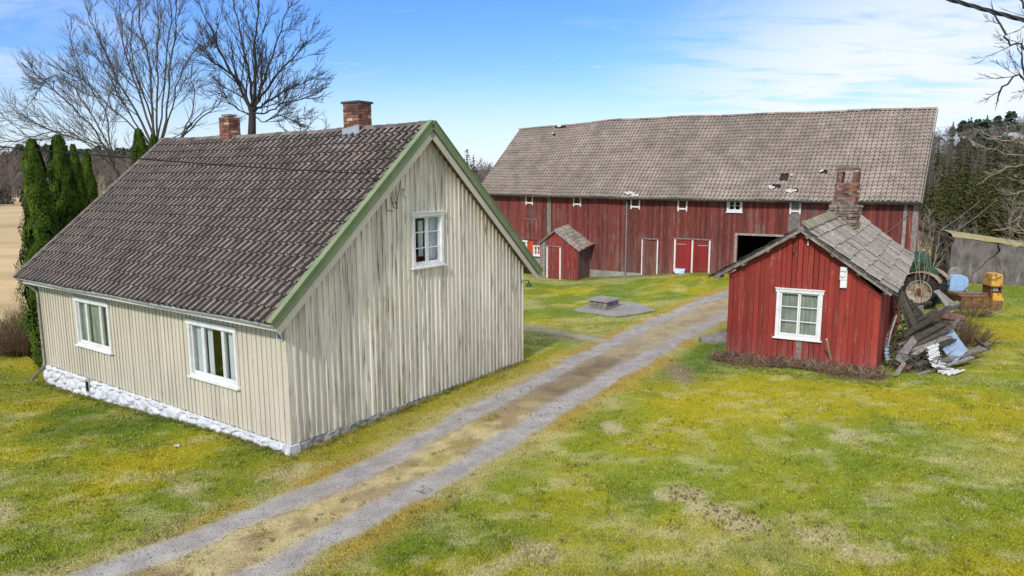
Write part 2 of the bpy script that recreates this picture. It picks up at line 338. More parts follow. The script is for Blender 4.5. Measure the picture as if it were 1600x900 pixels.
# ================================================================== GROUND
TL = [(-9.2, 5.6), (-7.5, 7.8), (-6.12, 9.4), (-5.18, 10.34), (-4.0, 11.7), (-3.06, 12.93), (-2.51, 13.76), (-1.2, 16.0), (.47, 18.4), (1.91, 20.9), (2.68, 22.4), (4.17, 25.3), (6.01, 28.3), (7.89, 30.5), (9.76, 32.0), (11.6, 33.2), (13.4, 34.6)]
TR = [(-6.4, 5.6), (-4.9, 7.7), (-3.64, 9.41), (-3.03, 10.4), (-2.21, 11.6), (-1.21, 12.95), (-.50, 14.1), (.60, 15.9), (1.22, 16.9), (2.19, 18.4), (3.36, 20.3), (4.46, 22.2), (5.74, 24.4), (7.2, 26.7), (8.9, 28.8), (10.9, 30.6), (12.6, 32.2), (14.0, 34.3)]
BR1 = [(3.4, 24.2), (2.5, 24.9), (1.6, 25.7), (.5, 26.5), (-1.2, 27.2), (-4, 28)]
def pdist(x, y, pl):
    best = np.full(x.shape, 1e9); 
    for (a, b), (c, d) in zip(pl[:-1], pl[1:]):
        ex, ey = c-a, d-b; L2 = ex*ex+ey*ey
        t = np.clip(((x-a)*ex+(y-b)*ey)/L2, 0, 1)
        best = np.minimum(best, np.hypot(x-a-t*ex, y-b-t*ey))
    return best
def masks(x, y):
    wob = (fbm(x, y, .6, 4)-.5)*.30
    dl = pdist(x, y, TL); dr = pdist(x, y, TR); db = pdist(x, y, BR1)
    far = sst(18, 30, y)
    hw = .25+.04*far
    track = np.maximum(sst(hw+.20, hw-.10, dl+wob), sst(hw+.20, hw-.10, dr+wob))
    track = np.maximum(track, sst(.6, .1, db+wob*1.6)*.6)
    mid = np.array([((a[0]+b[0])/2, (a[1]+b[1])/2) for a, b in zip(TL, TR)])
    strip = sst(1.15, .75, pdist(x, y, [tuple(p) for p in mid]))
    verge = sst(1.15, .4, np.minimum(dl, dr)+wob)
    return track, strip, verge, db
def mixc(c, k, m): return c*(1-m[..., None])+np.array(k)*m[..., None]
def gcol(x, y):
    x = np.asarray(x, float); y = np.asarray(y, float)
    n1 = fbm(x+40, y+40, 3.2, 4); n2 = fbm(x+90, y*1.0+10, 1.3, 4); n3 = fbm(x+7, y+70, 5.5, 3); n4 = fbm(x, y, .35, 3)
    c = np.zeros(x.shape+(3,))+np.array([.180, .222, .020])
    c = mixc(c, (.350, .285, .014), sst(.40, .64, n3*.5+n1*.5)*.8)          # mossy yellow
    c = mixc(c, (.120, .170, .018), sst(.50, .68, n2*.6+fbm(x+3, y+3, 7, 2)*.4)*.8)  # greener
    c = mixc(c, (.42, .37, .17), sst(.54, .72, fbm(x+200, y*1.6+20, 1.7, 6, .62))*.30)  # straw
    c = mixc(c, (.46, .41, .21), sst(.56, .72, fbm(x+300, y*1.6+120, .55, 4))*.40)
    # yard green between the buildings, by the drive, and shade by the long wall
    u = (x-HO[0])*HA[0]+(y-HO[1])*HA[1]; v = (x-HO[0])*HB[0]+(y-HO[1])*HB[1]
    yard = sst(24.5, 28, y)*sst(-6, 0, x)*(1-sst(17, 20, x))
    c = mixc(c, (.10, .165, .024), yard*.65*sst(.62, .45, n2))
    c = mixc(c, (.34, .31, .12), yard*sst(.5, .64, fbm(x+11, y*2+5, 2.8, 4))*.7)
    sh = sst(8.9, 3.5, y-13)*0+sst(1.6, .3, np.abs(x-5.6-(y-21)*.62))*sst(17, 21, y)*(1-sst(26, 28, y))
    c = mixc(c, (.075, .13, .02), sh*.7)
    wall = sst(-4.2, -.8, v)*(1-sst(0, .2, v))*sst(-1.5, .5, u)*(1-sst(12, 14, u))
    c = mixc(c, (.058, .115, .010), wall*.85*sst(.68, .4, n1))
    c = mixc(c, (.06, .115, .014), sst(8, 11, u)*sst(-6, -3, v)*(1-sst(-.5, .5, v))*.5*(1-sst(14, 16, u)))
    gv = sst(2.6, .2, -u)*(1-sst(-.05, .1, u))*sst(-2, 0, v)*(1-sst(9, 12, v))
    c = mixc(c, (.26, .205, .016), gv*.65)                                    # brown moss before the gable
    c = mixc(c, (.085, .052, .036), sst(.8, .1, -u+fbm(x, y, .5, 3)*.7)*sst(1.5, 3.2, v)*(1-sst(7.8, 8.8, v))*(u < .1)*.9)  # brown dirt strip along the gable, its darkness also painting contact shade
    ye = sst(3.4, .6, np.hypot((x-19.0)/1.3, (y-25.5)))
    c = mixc(c, (.33, .27, .012), ye*.8)
    gr = sst(5, 2, np.hypot((x-27)/1.5, y-33))
    c = mixc(c, (.13, .19, .02), gr*.7)
    # bare straw patches in the near lawn
    for (px_, py_, r) in ((3.05, 12.2, .24), (3.4, 11.6, .2), (3.8, 11.0, .28), (4.9, 10.5, .36), (5.3, 10.0, .3), (-.3, 9.6, .4), (.4, 10.2, .3), (-9.2, 11.2, .6), (-6.0, 12.2, .35), (-4.2, 12.9, .45), (7.3, 15.1, .4), (2.2, 15.5, .3)):
        q = sst(r*1.5, r*.3, np.hypot(x-px_, (y-py_))+(fbm(x, y, .45, 3)-.5)*1.3)
        c = mixc(c, (.42, .36, .20), q*.75)
    # hard brown rubble patch on the right of the drive
    c = mixc(c, (.23, .17, .12), sst(.95, .2, np.hypot((x-4.9)*1.4, (y-20.2)*.6)+(n4-.5)*.8)*.85)
    track, strip, verge, db = masks(x, y)
    c = mixc(c, (.42, .33, .15), verge*.62)
    c = mixc(c, (.30, .20, .018), verge*sst(.42, .58, n2)*.75)
    c = mixc(c, (.44, .36, .19), strip*.92)
    c = mixc(c, (.20, .13, .08), strip*sst(.46, .62, fbm(x+31, y+9, .5, 5))*.6)
    c = mixc(c, (.24, .20, .03), strip*sst(.54, .66, fbm(x+55, y+19, .5, 4))*.6*(1-sst(16, 18, y)))
    c = mixc(c, (.115, .078, .062), strip*sst(15.8, 18, y)*(1-sst(20.5, 23, y))*.65)
    c = mixc(c, (.27, .22, .16), strip*sst(20, 23, y)*.6)
    c = mixc(c, (.27, .23, .18), sst(2.4, .5, db+(n2-.5)*2)*.3)
    g = np.array([.300, .275, .252])*(.74+.55*fbm(x, y, .25, 3))[..., None]
    c = c*(1-track[..., None])+g*track[..., None]
    # far field
    fld = np.maximum(sst(26.5, 28.5, y-(x+16)*.12+(n1-.5)*1.5)*sst(-13.2, -14.6, x), sst(52, 58, y))
    ft = np.array([.50, .365, .20])*(.86+.28*fbm(x*.25, y, 9, 3))[..., None]*(1-.18*(np.sin((x*.25+y)*.75) > .55))[..., None]
    c = c*(1-fld[..., None])+ft*fld[..., None]
    c = mixc(c, (.16, .135, .10), sst(62, 80, y)*sst(12, 30, x))            # forest floor
    c = mixc(c, (.17, .145, .11), sst(300, 330, y)*(1-sst(0, 10, x)))
    n5 = fbm(x+60, y+33, .12, 2)
    return c*(.88+.16*n4+.26*(n5-.3))[..., None]*1.08
def axis(lo, hi, st, far):
    a = list(np.arange(lo, hi, st)); s = st; x = hi
    r = []
    while x < far: r.append(x); s *= 1.16; x += s
    s = st; x = lo; l = []
    while x > -far: s *= 1.16; x -= s; l.append(x)
    return np.array(l[::-1]+a+r)
def grid_mesh(name, X, Y, material, dz=0, keep=None):
    gx, gy = np.meshgrid(X, Y); x = gx.ravel(); y = gy.ravel(); z = hgt(x, y)+dz
    nx, ny = len(X), len(Y); i = (np.arange(ny-1)[:, None]*nx+np.arange(nx-1)[None]).ravel()
    f = np.stack([i, i+1, i+1+nx, i+nx], 1)
    if keep is not None:
        f = f[keep(x[f].mean(1), y[f].mean(1))]
        used = np.unique(f); mp = -np.ones(len(x), int); mp[used] = np.arange(len(used)); f = mp[f]; x, y, z = x[used], y[used], z[used]
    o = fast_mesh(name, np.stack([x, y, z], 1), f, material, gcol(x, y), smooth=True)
    return tag(o, kind='structure')
gx = axis(-24, 30, .14, 1500); gy = axis(7, 46, .14, 1500); gy = gy[gy > -60]
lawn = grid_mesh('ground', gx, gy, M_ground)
drv = grid_mesh('driveway', np.arange(-8.5, 15.2, .07), np.arange(6, 35.2, .07), M_ground, .004, lambda x, y: masks(x, y)[0] > .35)
def inpoly(x, y, pl):
    c = np.zeros(x.shape, bool); n = len(pl)
    for i in range(n):
        (a, b), (p, q) = pl[i], pl[(i+1) % n]
        c ^= ((b > y) != (q > y)) & (x < (p-a)*(y-b)/((q-b) or 1e-9)+a)
    return c
xy = lambda p: (p[0], p[1])
FP = [[xy(HP(0, 0, 0)), xy(HP(11.4, 0, 0)), xy(HP(11.4, 8.4, 0)), xy(HP(0, 8.4, 0))],
      [xy(SP(0, 0, 0)), xy(SP(4.2, 0, 0)), xy(SP(4.2, 8, 0)), xy(SP(0, 8, 0))],
      [xy(BP(0, .5, 0)), xy(BP(24, .5, 0)), xy(BP(24, 10, 0)), xy(BP(0, 10, 0))]]
def blades(n, seed, ymax, hs, ws):
    R = np.random.RandomState(seed)
    iy = 1/R.uniform(1/ymax, 1/8.3, n)                       # density falls off with distance
    x = iy*R.uniform(-.80, .80, n); y = iy
    k = np.ones(n, bool)
    for p in FP: k &= ~inpoly(x, y, p)
    k &= ~((x < -13.6) & (y-(x+16)*.12 > 27))
    k &= ~inpoly(x, y, [(2.62, 30.1), (4.2, 28.5), (6.1, 29.7), (5.4, 31.4), (3.5, 32.2)])
    tr, st, ve, db = masks(x, y)
    k &= R.rand(n) > tr*1.5
    k &= R.rand(n) > st*.3+sst(2, .5, db)*.5
    x, y, st = x[k], y[k], st[k]; n = len(x)
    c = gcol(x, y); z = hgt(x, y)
    d = np.sqrt(x*x+y*y)/10
    tall = 1+.9*sst(.55, .75, fbm(x, y, .5, 3))
    h = R.uniform(.5, 1.3, n)*hs*tall*(1-.4*st)*(1+.12*(d-1)); w = R.uniform(.6, 1.3, n)*ws*(.6+.4*d)
    a = R.uniform(0, 2*pi, n); b = R.uniform(0, 2*pi, n); ln = R.uniform(.2, 1.1, n)*h
    base = np.stack([x, y, z-.004], 1); sd = np.stack([np.cos(a)*w, np.sin(a)*w, np.zeros(n)], 1)
    tip = base+np.stack([np.cos(b)*ln, np.sin(b)*ln, h], 1)
    v = np.stack([base-sd, base+sd, tip], 1).reshape(-1, 3); f = np.arange(3*n).reshape(n, 3)
    br = (R.uniform(.65, 1.25, n)**1.2*1.12)[:, None]; sh = R.rand(n)
    cc = c*br; cc[sh > .93] = np.array([.45, .39, .22])*br[sh > .93]; cc[sh < .10] *= np.array([.55, .75, .6])
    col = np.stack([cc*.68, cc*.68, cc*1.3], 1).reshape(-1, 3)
    return v, f, col
v1, f1, c1 = blades(520000, 3, 44, .027, .0085)
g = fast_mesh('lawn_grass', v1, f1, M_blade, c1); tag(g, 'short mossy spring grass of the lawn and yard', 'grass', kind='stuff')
def tufts(seed, spots, per, hs, sp):
    R = np.random.RandomState(seed); n = len(spots)*per; P = np.repeat(np.array(spots), per, 0)+R.randn(n, 2)*sp; x, y = P[:, 0], P[:, 1]
    c = gcol(x, y)*.4+np.array([.17, .22, .03])*.6; dry = np.repeat(R.rand(len(spots)) > .6, per); c[dry] = np.array([.42, .36, .17])
    z = hgt(x, y); h = R.uniform(.4, 1.2, n)*hs; a = R.uniform(0, 2*pi, n); b = R.uniform(0, 2*pi, n); w = .006
    base = np.stack([x, y, z-.005], 1); sd = np.stack([np.cos(a)*w, np.sin(a)*w, 0*a], 1); tip = base+np.stack([np.cos(b)*h*.5, np.sin(b)*h*.5, h], 1)
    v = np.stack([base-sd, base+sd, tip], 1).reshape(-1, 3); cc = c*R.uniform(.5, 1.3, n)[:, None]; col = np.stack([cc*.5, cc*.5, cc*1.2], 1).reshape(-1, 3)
    return v, np.arange(3*n).reshape(n, 3), col
_R = np.random.RandomState(44); _sp = []
for k in range(520): u = _R.uniform(-.3, 11.6); _sp.append(xy(HP(u, -.12-abs(_R.randn())*.10, 0)))
for k in range(300): v_ = _R.uniform(0, 8.6); _sp.append(xy(HP(-.06-abs(_R.randn())*.10, v_, 0)))
for k in range(260): u = _R.uniform(-.4, 4.8); _sp.append(xy(SP(u, -.9-abs(_R.randn())*.25, 0)))
for k in range(260): t = _R.uniform(5, 24); _sp.append(xy(BP(t, .30-abs(_R.randn())*.15, 0)))
for k in range(150): i = _R.randint(0, 6); a_, b_ = [(2.62, 30.11), (4.2, 28.6), (5.2, 29.15), (6.1, 29.72), (5.46, 31.35), (3.9, 31.9), (2.62, 30.11)][i:i+2]; t = _R.rand(); _sp.append((a_[0]+(b_[0]-a_[0])*t, a_[1]+(b_[1]-a_[1])*t))
for k in range(900): yy = 1/_R.uniform(1/30, 1/9); _sp.append((yy*_R.uniform(-.75, .75), yy))
_a = np.array(_sp); _k = ~(inpoly(_a[:, 0], _a[:, 1], FP[0]) | inpoly(_a[:, 0], _a[:, 1], FP[1])); _k &= masks(_a[:, 0], _a[:, 1])[0] < .3
v1, f1, c1 = tufts(5, _a[_k].tolist(), 14, .085, .035)
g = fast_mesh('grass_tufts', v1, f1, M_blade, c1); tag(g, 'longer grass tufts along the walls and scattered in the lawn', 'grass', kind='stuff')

# ================================================================== shared builders
def boards(mb, fn, L, pitch, top, bot, openings=(), thick=.025, gap=.006, batten=0, bthick=.02, jit=.004, x0=0, topgap=0):
    """fn(x, out, z) -> world; vertical boards 0..L; openings (xa, xb, za, zb)"""
    n = max(1, int(round(L/pitch))); p = L/n
    for i in range(n):
        a, b = x0+i*p+gap/2, x0+(i+1)*p-gap/2; m = (a+b)/2
        segs = [(bot(m), None)]
        cuts = sorted([(za, zb) for xa, xb, za, zb in openings if xa < m < xb])
        out = []; z = None
        lo = (bot(a), bot(b)); 
        for za, zb in cuts:
            out.append((lo, (za, za))); lo = (zb, zb)
        out.append((lo, (top(a), top(b))))
        o = RNG.uniform(-jit, jit); t = random.random()
        for (l0, l1), (h0, h1) in out:
            if h0-l0 < .02 and h1-l1 < .02: continue
            mb.hexa([fn(a, 0, l0), fn(b, 0, l1), fn(b, thick+o, l1), fn(a, thick+o, l0), fn(a, 0, h0), fn(b, 0, h1), fn(b, thick+o, h1), fn(a, thick+o, h0)], t)
            if batten:
                e = b+gap/2; t2 = random.random()
                if any(xa-batten/2 < e < xb+batten/2 and not (zb <= l0 or za >= h0) for xa, xb, za, zb in openings): continue
                w = batten/2
                mb.hexa([fn(e-w, thick+.003, l1), fn(e+w, thick+.003, l1), fn(e+w, thick+bthick, l1), fn(e-w, thick+bthick, l1),
                         fn(e-w, thick+.003, h1), fn(e+w, thick+.003, h1), fn(e+w, thick+bthick, h1), fn(e-w, thick+bthick, h1)], t2)
def tiles(mb, O, A, S, N, L, D, cw, ch, prof, lift, thick=.012, jit=1, skip=None, tint=None, droop=None, groove_shade=-.14, lip_shade=-.45):  # steep faces and lips tinted dark: shade of the tile relief put into colour
    nc = int(round(L/cw)); nr = int(round(D/ch)); cw = L/nc; ch = D/nr; m = len(prof)
    for r in range(nr):
        for c in range(nc):
            if skip and skip(c/nc, r/nr): continue
            o = O+A*(c*cw)+S*(r*ch)+N*RNG.uniform(0, .006*jit)+S*RNG.uniform(-.008, .008)*jit
            sk = RNG.uniform(-.006, .006)*jit; t = tint(c/nc, r/nr) if tint else random.random()
            if t < .994: t = .38+.55*t
            i = len(mb.v)
            for k, (px_, ph) in enumerate(prof): mb.v.append(o+A*(px_*cw)+N*ph)
            for k, (px_, ph) in enumerate(prof): mb.v.append(o+A*(px_*cw+sk)+S*(ch*1.06)+N*(ph+lift))
            for k, (px_, ph) in enumerate(prof): mb.v.append(o+A*(px_*cw+sk)+S*(ch*1.06)+N*(ph+lift-thick-.02))
            for k in range(m-1):
                mb.f.append((i+k, i+k+1, i+m+k+1, i+m+k)); mb.t.append(t if prof[k+1][1]-prof[k][1] < .03 else (groove_shade if t < .994 else 0))
                mb.f.append((i+m+k, i+m+k+1, i+2*m+k+1, i+2*m+k)); mb.t.append(lip_shade if t < .994 else -.2)
            mb.f.append((i+m-1, i, i+m, i+2*m-1)) if False else None
            if False: mb.t.append(t)
PAN = [(0, .014), (.22, .0), (.46, .012), (.63, .066), (.76, .082), (.90, .072), (1.0, .046)]
PANB = [(0, .008), (.34, .0), (.60, .045), (.85, .055), (1.0, .03)]
def bricks(mb, core, c, ax, ay, w, d, z0, z1, lean=V(0, 0, 0), bl=.23, bh=.065, rough=.006, miss=0):
    """brick shell; c centre at z0; lean = horizontal shift per metre"""
    h = bh+.012; n = int((z1-z0)/h)
    for r in range(n):
        cc = c+Z*(r*h)+lean*(r*h)
        for (p, q, wl, dl) in ((ax, ay, w, d), (ay, -ax, d, w), (-ax, -ay, w, d), (-ay, ax, d, w)):
            s = cc-p*wl/2-q*dl/2; off = (bl/2 if r % 2 else 0); x = -off
            while x < wl-.01:
                a = max(0, x); b = min(wl, x+bl)
                if b-a > .03 and random.random() > miss:
                    j = RNG.uniform(-rough, rough)
                    mb.box(s+p*(a+.006)-q*(.004+j), p*(b-a-.012), q*.09, Z*bh)
                x += bl
    H = n*h
    a0 = c-ax*(w/2-.012)-ay*(d/2-.012); p, q = ax*(w-.024), ay*(d-.024); e = lean*H+Z*H
    core.hexa([a0, a0+p, a0+p+q, a0+q, a0+e, a0+p+e, a0+p+q+e, a0+q+e])
def window(parent, fn, x0, x1, z0, z1, sashes, bars, casing=.10, proud=.035, sill=True, curtain=None, name='window', depth=.10, crown=True, cmat=None, cas_mat=None):
    """fn(x, out, z). sashes = relative widths; bars = list of relative heights of glazing bars"""
    cm = cas_mat or M_white
    bx = lambda mb, a, b, o0, o1, c, d: mb.hexa([fn(a, o0, c), fn(b, o0, c), fn(b, o1, c), fn(a, o1, c), fn(a, o0, d), fn(b, o0, d), fn(b, o1, d), fn(a, o1, d)])
    F = MB(); e = casing; 
    bx(F, x0, x0+e, -.02, proud, z0+.001, z1-e); bx(F, x1-e, x1, -.02, proud+.002, z0+.001, z1-e)
    bx(F, x0-.03, x1+.03, -.02, proud+.012, z1-e, z1); bx(F, x0+e, x1-e, -.02, proud-.004, z0, z0+e*.8)
    if crown: bx(F, x0-.05, x1+.05, -.02, proud+.035, z1+.001, z1+.03)
    bx(F, x0+e, x0+e+.012, -depth, -.021, z0+e*.8, z1-e); bx(F, x1-e-.012, x1-e, -depth, -.021, z0+e*.8, z1-e)
    w = F.build(name, cm, parent)
    if sill:
        s = MB(); bx(s, x0-.05, x1+.05, -.02, proud+.06, z0-.035, z0-.001); s.build('sill', cm, w)
    a, b = x0+e, x1-e; zz0, zz1 = z0+e*.8, z1-e; tot = sum(sashes); x = a
    S = MB(); G = MB()
    for k, sw in enumerate(sashes):
        xa, xb = x, x+(b-a)*sw/tot; x = xb; m = .045
        bx(S, xa+.004, xa+m, -.02, .015, zz0+.004, zz1-.004); bx(S, xb-m, xb-.004, -.02, .015, zz0+.004, zz1-.004)
        bx(S, xa+m, xb-m, -.018, .013, zz0+.004, zz0+m+.01); bx(S, xa+m, xb-m, -.018, .013, zz1-m, zz1-.004)
        for q in bars:
            zc = zz0+(zz1-zz0)*q; bx(S, xa+m, xb-m, -.012, .008, zc-.011, zc+.011)
        G.quad(fn(xa+m, -.01, zz0+m), fn(xb-m, -.01, zz0+m), fn(xb-m, -.01, zz1-m), fn(xa+m, -.01, zz1-m))
    S.build('sash', cm, w); G.build('pane', M_glass, w)
    if curtain:
        C = MB()
        for (ca, cb_, ct, cbm) in curtain:
            xa, xb = a+(b-a)*ca, a+(b-a)*cb_; n = max(4, int((xb-xa)/.03)); 
            for k in range(n):
                p, q = xa+(xb-xa)*k/n, xa+(xb-xa)*(k+1)/n
                o1 = -.10+.018*sin(k*1.7); o2 = -.10+.018*sin((k+1)*1.7)
                C.quad(fn(p, o1, zz0+(zz1-zz0)*cbm), fn(q, o2, zz0+(zz1-zz0)*cbm), fn(q, o2, zz0+(zz1-zz0)*ct), fn(p, o1, zz0+(zz1-zz0)*ct))
        C.build('curtain', cmat or M_curtain, w, smooth=True)
    return w

# ================================================================== DWELLING HOUSE
house = empty('house', (HO[0], HO[1], -.1), 'cream wooden farmhouse with grey pantile roof and green verge boards', 'house')
ZE, ZR, OE, OG, WL, WW = 2.70, 6.7445, .48, .32, 11.4, 8.4
tanr = (ZR-ZE)/(WW/2+OE)
UND = .16
def gtop(v): return ZE+(min(v, WW-v)+OE)*tanr-UND
fl = lambda x, o, z: HP(x, -o, z)
W2 = (1.67, 3.56, .93, 2.25); W1 = (7.26, 9.16, .93, 2.25)
lw = MB()
boards(lw, fl, WL, .165, lambda x: gtop(0)-.0, lambda x: .0, [(W2[0]+.05, W2[1]-.05, W2[2]+.05, W2[3]-.05), (W1[0]+.05, W1[1]-.05, W1[2]+.05, W1[3]-.05)], batten=.042, bthick=.022)
o = lw.build('wall', M_cream, house); o['label'] = 'clean cream long side wall with two windows'
fg = lambda x, o, z: HP(-o, x, z)
GW = (3.70, 4.83, 3.30, 4.62)
gw = MB()
boards(gw, fg, WW, .162, gtop, lambda x: 0, [(GW[0]+.05, GW[1]-.05, GW[2]+.05, GW[3]-.05)], batten=.05, bthick=.024)
o = gw.build('wall', M_cream_g, house); o['label'] = 'gable wall streaked with green and brown mould'
bw = MB(); boards(bw, lambda x, o, z: HP(x, WW+o, z), WL, .33, lambda x: gtop(0), lambda x: 0); bw.build('wall', M_cream, house)
bw = MB(); boards(bw, lambda x, o, z: HP(WL+o, x, z), WW, .33, gtop, lambda x: 0); bw.build('wall', M_cream, house)
# foundation
fd = MB(); n = 150; rows = 9
def lump(x, k): return .05+.10*float(fbm(np.array([x*1.0]), np.array([k*2.2]), .55, 2)[0])
_sj = np.random.RandomState(31).rand(200, 12, 3)
def stonecell(x, z):
    gx_, gz_ = x/.42, (z+2)/.27; d1 = 9; d2 = 9
    for a in (-1, 0, 1):
        for b in (-1, 0, 1):
            i, j = int(math.floor(gx_))+a, int(math.floor(gz_))+b; q = _sj[i % 200, j % 12]; w = .75+.7*q[2]
            d = math.hypot((gx_-i-.15-.7*q[0]), (gz_-j-.2-.6*q[1]))/w
            if d < d1: d1, d2 = d, d1
            elif d < d2: d2 = d
    return min(1, (d2-d1)*1.6)*(.75+.25*(1-d1))
def found(fn, L, zb, amp, seed):
    X = np.linspace(-.03, L+.03, int(L*26)); idx = {}
    K = np.linspace(0, 1, 18); i0 = len(fd.v); tt = []
    for ix, x in enumerate(X):
        for k in K:
            zt = -.005; z0 = zb(x)-.12; z = zt+(z0-zt)*k
            cell = stonecell(x+seed, z) if amp > .1 else fbm(np.array([x+seed]), np.array([z*1.7+seed]), .42, 2)[0]; fine = fbm(np.array([x+seed]), np.array([z]), .09, 2)[0]
            o = -.005+amp*((.58+.42*sst(0, .5, cell)) if amp > .1 else (.35+.65*sst(.35, .62, cell)))*(1 if k > 0 else .35)+.055*(fine-.5)
            fd.v.append(fn(x, float(o), z))
    m = len(K)
    for ix in range(len(X)-1):
        for k in range(m-1):
            a = i0+ix*m+k; fd.f.append((a, a+m, a+m+1, a+1)); fd.t.append(.5)
def zbase(fn):
    def f(x):
        p = fn(x, .1, 0); return H1(p[0], p[1])-HO[2]
    return f
found(fl, WL, zbase(fl), .15, 3)
_fl = MB(); _fl.box(HP(.05, .05, .12), HA*(WL-.1), HB*(WW-.1), Z*.05); _fl.build('floor', M_darkwood, house)
fd.cbox(HP(.02, .0, -.21), HA*.24, HB*.26, Z*.40)
fo = fd.build('foundation', M_whitew, house); fo['label'] = 'lumpy whitewashed stone plinth'
fd = MB(); found(fg, WW, zbase(fg), .06, 9); o = fd.build('foundation', M_plinthg, house); o['label'] = 'low dirty grey plinth of the gable'
pw = MB(); pw.box(fl(8.50, .06, -.36), HA*.22, -HB*.10, Z*.36); pw.build('vent_frame', M_conc, fo)
pw = MB(); pw.box(fl(8.54, .14, -.31), HA*.14, -HB*.03, Z*.27); pw.build('vent_hole', M_black, fo)
# windows
window(house, fl, *W2, [.75, 1.25, .75], [], casing=.09, curtain=[(0, .26, 1, 0), (.75, 1, 1, 0), (.28, .42, 1, 0), (.60, .72, 1, 0)], proud=.066, crown=True)
window(house, fl, *W1, [.75, 1.25, .75], [], casing=.09, curtain=[(0, .26, 1, 0), (.74, 1, 1, 0), (.28, .72, 1, .02)], proud=.066, cmat=M_net)
window(house, fg, *GW, [1, 1], [1/3, 2/3], casing=.085, curtain=[(0, .20, 1, 0), (.29, .48, .9, .15), (.52, 1, .95, .05)], proud=.07)
pl = MB(); pr_ = random.Random(4)
for k in range(46):
    c = fl(2.35+pr_.gauss(0, .13), -.16-.05*pr_.random(), 1.15+pr_.random()*.65); a = V(pr_.uniform(-1, 1), pr_.uniform(-1, 1), pr_.uniform(-1, 1))*.07; b = V(pr_.uniform(-1, 1), pr_.uniform(-1, 1), pr_.uniform(-1, 1))*.03
    pl.quad(c-a, c+b, c+a, c-b)
pl.tube([fl(2.35, -.17, 1.02), fl(2.35, -.17, 1.5)], .012, 4)
tag(pl.build('potted_plant', M_leafy), 'green houseplant behind the glass of the near long-wall window', 'plant')
# roof
SL = sqrt((WW/2+OE)**2+(ZR-ZE)**2); Sdn = nrm(HP(0, -OE, ZE)-HP(0, WW/2, ZR)); Nl = nrm(cross(Sdn, HA)); Nl = Nl if Nl[2] > 0 else -Nl
Sdr = nrm(HP(0, WW+OE, ZE)-HP(0, WW/2, ZR)); Nr = nrm(cross(Sdr, HA)); Nr = Nr if Nr[2] > 0 else -Nr
OGF = .15
rd = MB(); rt = HP(-OG, WW/2, ZR)
for S_, N_ in ((Sdn, Nl), (Sdr, Nr)):
    q = rt-N_*.13-Z*.0
    rd.box(q, HA*(WL+OG+OGF), S_*SL, N_*.09)
roof = rd.build('roof', M_soffit, house)
def sag(v):
    u = (v-HO)@HA; w = np.clip((v-HO)@HB/(WW/2), 0, 2)
    d = -.05*np.sin(np.clip(u/WL, 0, 1)*pi)*(1-np.abs(w-1))+.012*np.sin(u*2.1+w*3)
    out = v.copy(); out[:, 2] += d; return out
tl = MB(); tl.warp = sag
def htint(c, r): return .97 if False else random.random()
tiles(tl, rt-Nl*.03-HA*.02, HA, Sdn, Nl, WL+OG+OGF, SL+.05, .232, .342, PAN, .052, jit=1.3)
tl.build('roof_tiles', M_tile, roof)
tl = MB(); tl.warp = sag
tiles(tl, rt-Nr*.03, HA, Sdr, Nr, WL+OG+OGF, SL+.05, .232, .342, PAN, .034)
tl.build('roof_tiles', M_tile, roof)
rc = MB(); rc.warp = sag; k = 0; u = -OG
while u < WL+OGF-.1:
    pts = []; c0 = HP(u, WW/2, ZR-.02); c1 = HP(u+.40, WW/2, ZR-.02); t = random.random()*.9
    i = len(rc.v); m = 7
    for e, rr in ((c0, .115), (c1, .135)):
        for j in range(m):
            a = pi*j/(m-1); rc.v.append(e+HB*cos(a)*rr+Z*(sin(a)*rr*.85-.02+RNG.uniform(-.004, .004)))
    for j in range(m-1): rc.f.append((i+j, i+j+1, i+m+j+1, i+m+j)); rc.t.append(t)
    u += .365
rc.build('ridge_tiles', M_tile, roof)
# moss clumps on the tiles near the verge
ms = MB(); ms.warp = sag; rr_ = random.Random(8)
for k in range(420):
    s_ = rr_.random()**.8*SL; u = -OG+.1+abs(rr_.gauss(0, .35)) if rr_.random() < .6 else rr_.random()*WL
    c = rt+HA*(u+OG)+Sdn*s_+Nl*.035; r = rr_.uniform(.015, .05) if u < 1 else rr_.uniform(.01, .03)
    i = len(ms.v); 
    for j in range(6):
        a = j*pi/3; ms.v.append(c+(HA*cos(a)+Sdn*sin(a))*r*rr_.uniform(.6, 1.2))
    ms.v.append(c+Nl*r*.8)
    for j in range(6): ms.f.append((i+j, i+(j+1) % 6, i+6)); ms.t.append(rr_.random())
_m = ms.build('moss', mat('dark_roof_moss', (.035, .036, .018), (.07, .06, .03), 8, (1, 1, 1), .4, 1), roof); _m['kind'] = 'stuff'
# verge boards (green over cream) on the near gable, plain at the far one
def verge(S_, N_, top, u, out, mats=(M_green, M_cream)):
    for kk, (m_, dz, th, wd, oo) in enumerate(((mats[0], .075, .028, .175, 0), (mats[1], -.125, .022, .15, .03))):
        g = MB(); p = HP(u, WW/2, ZR)+N_*dz-HA*out*(0 if kk == 0 else 1)*(-oo)
        lo = p-N_*wd
        e = S_*(SL+.10)
        g.hexa([lo, lo+e, lo+e-HA*th*out, lo-HA*th*out, p, p+e, p+e-HA*th*out, p-HA*th*out])
        g.build('verge_board', m_, roof)
    g = MB(); p = HP(u, WW/2, ZR)+N_*.078-HA*(out*.05); g.box(p, HA*out*.14, S_*(SL+.10), N_*.02); g.build('verge_cap', mats[0], roof)
verge(Sdn, Nl, 0, -OG-.003, 1); verge(Sdr, Nr, 0, -OG-.003, 1)
verge(Sdn, Nl, 0, WL+OGF+.003, -1, (M_greywood, M_cream)); verge(Sdr, Nr, 0, WL+OGF+.003, -1, (M_greywood, M_cream))
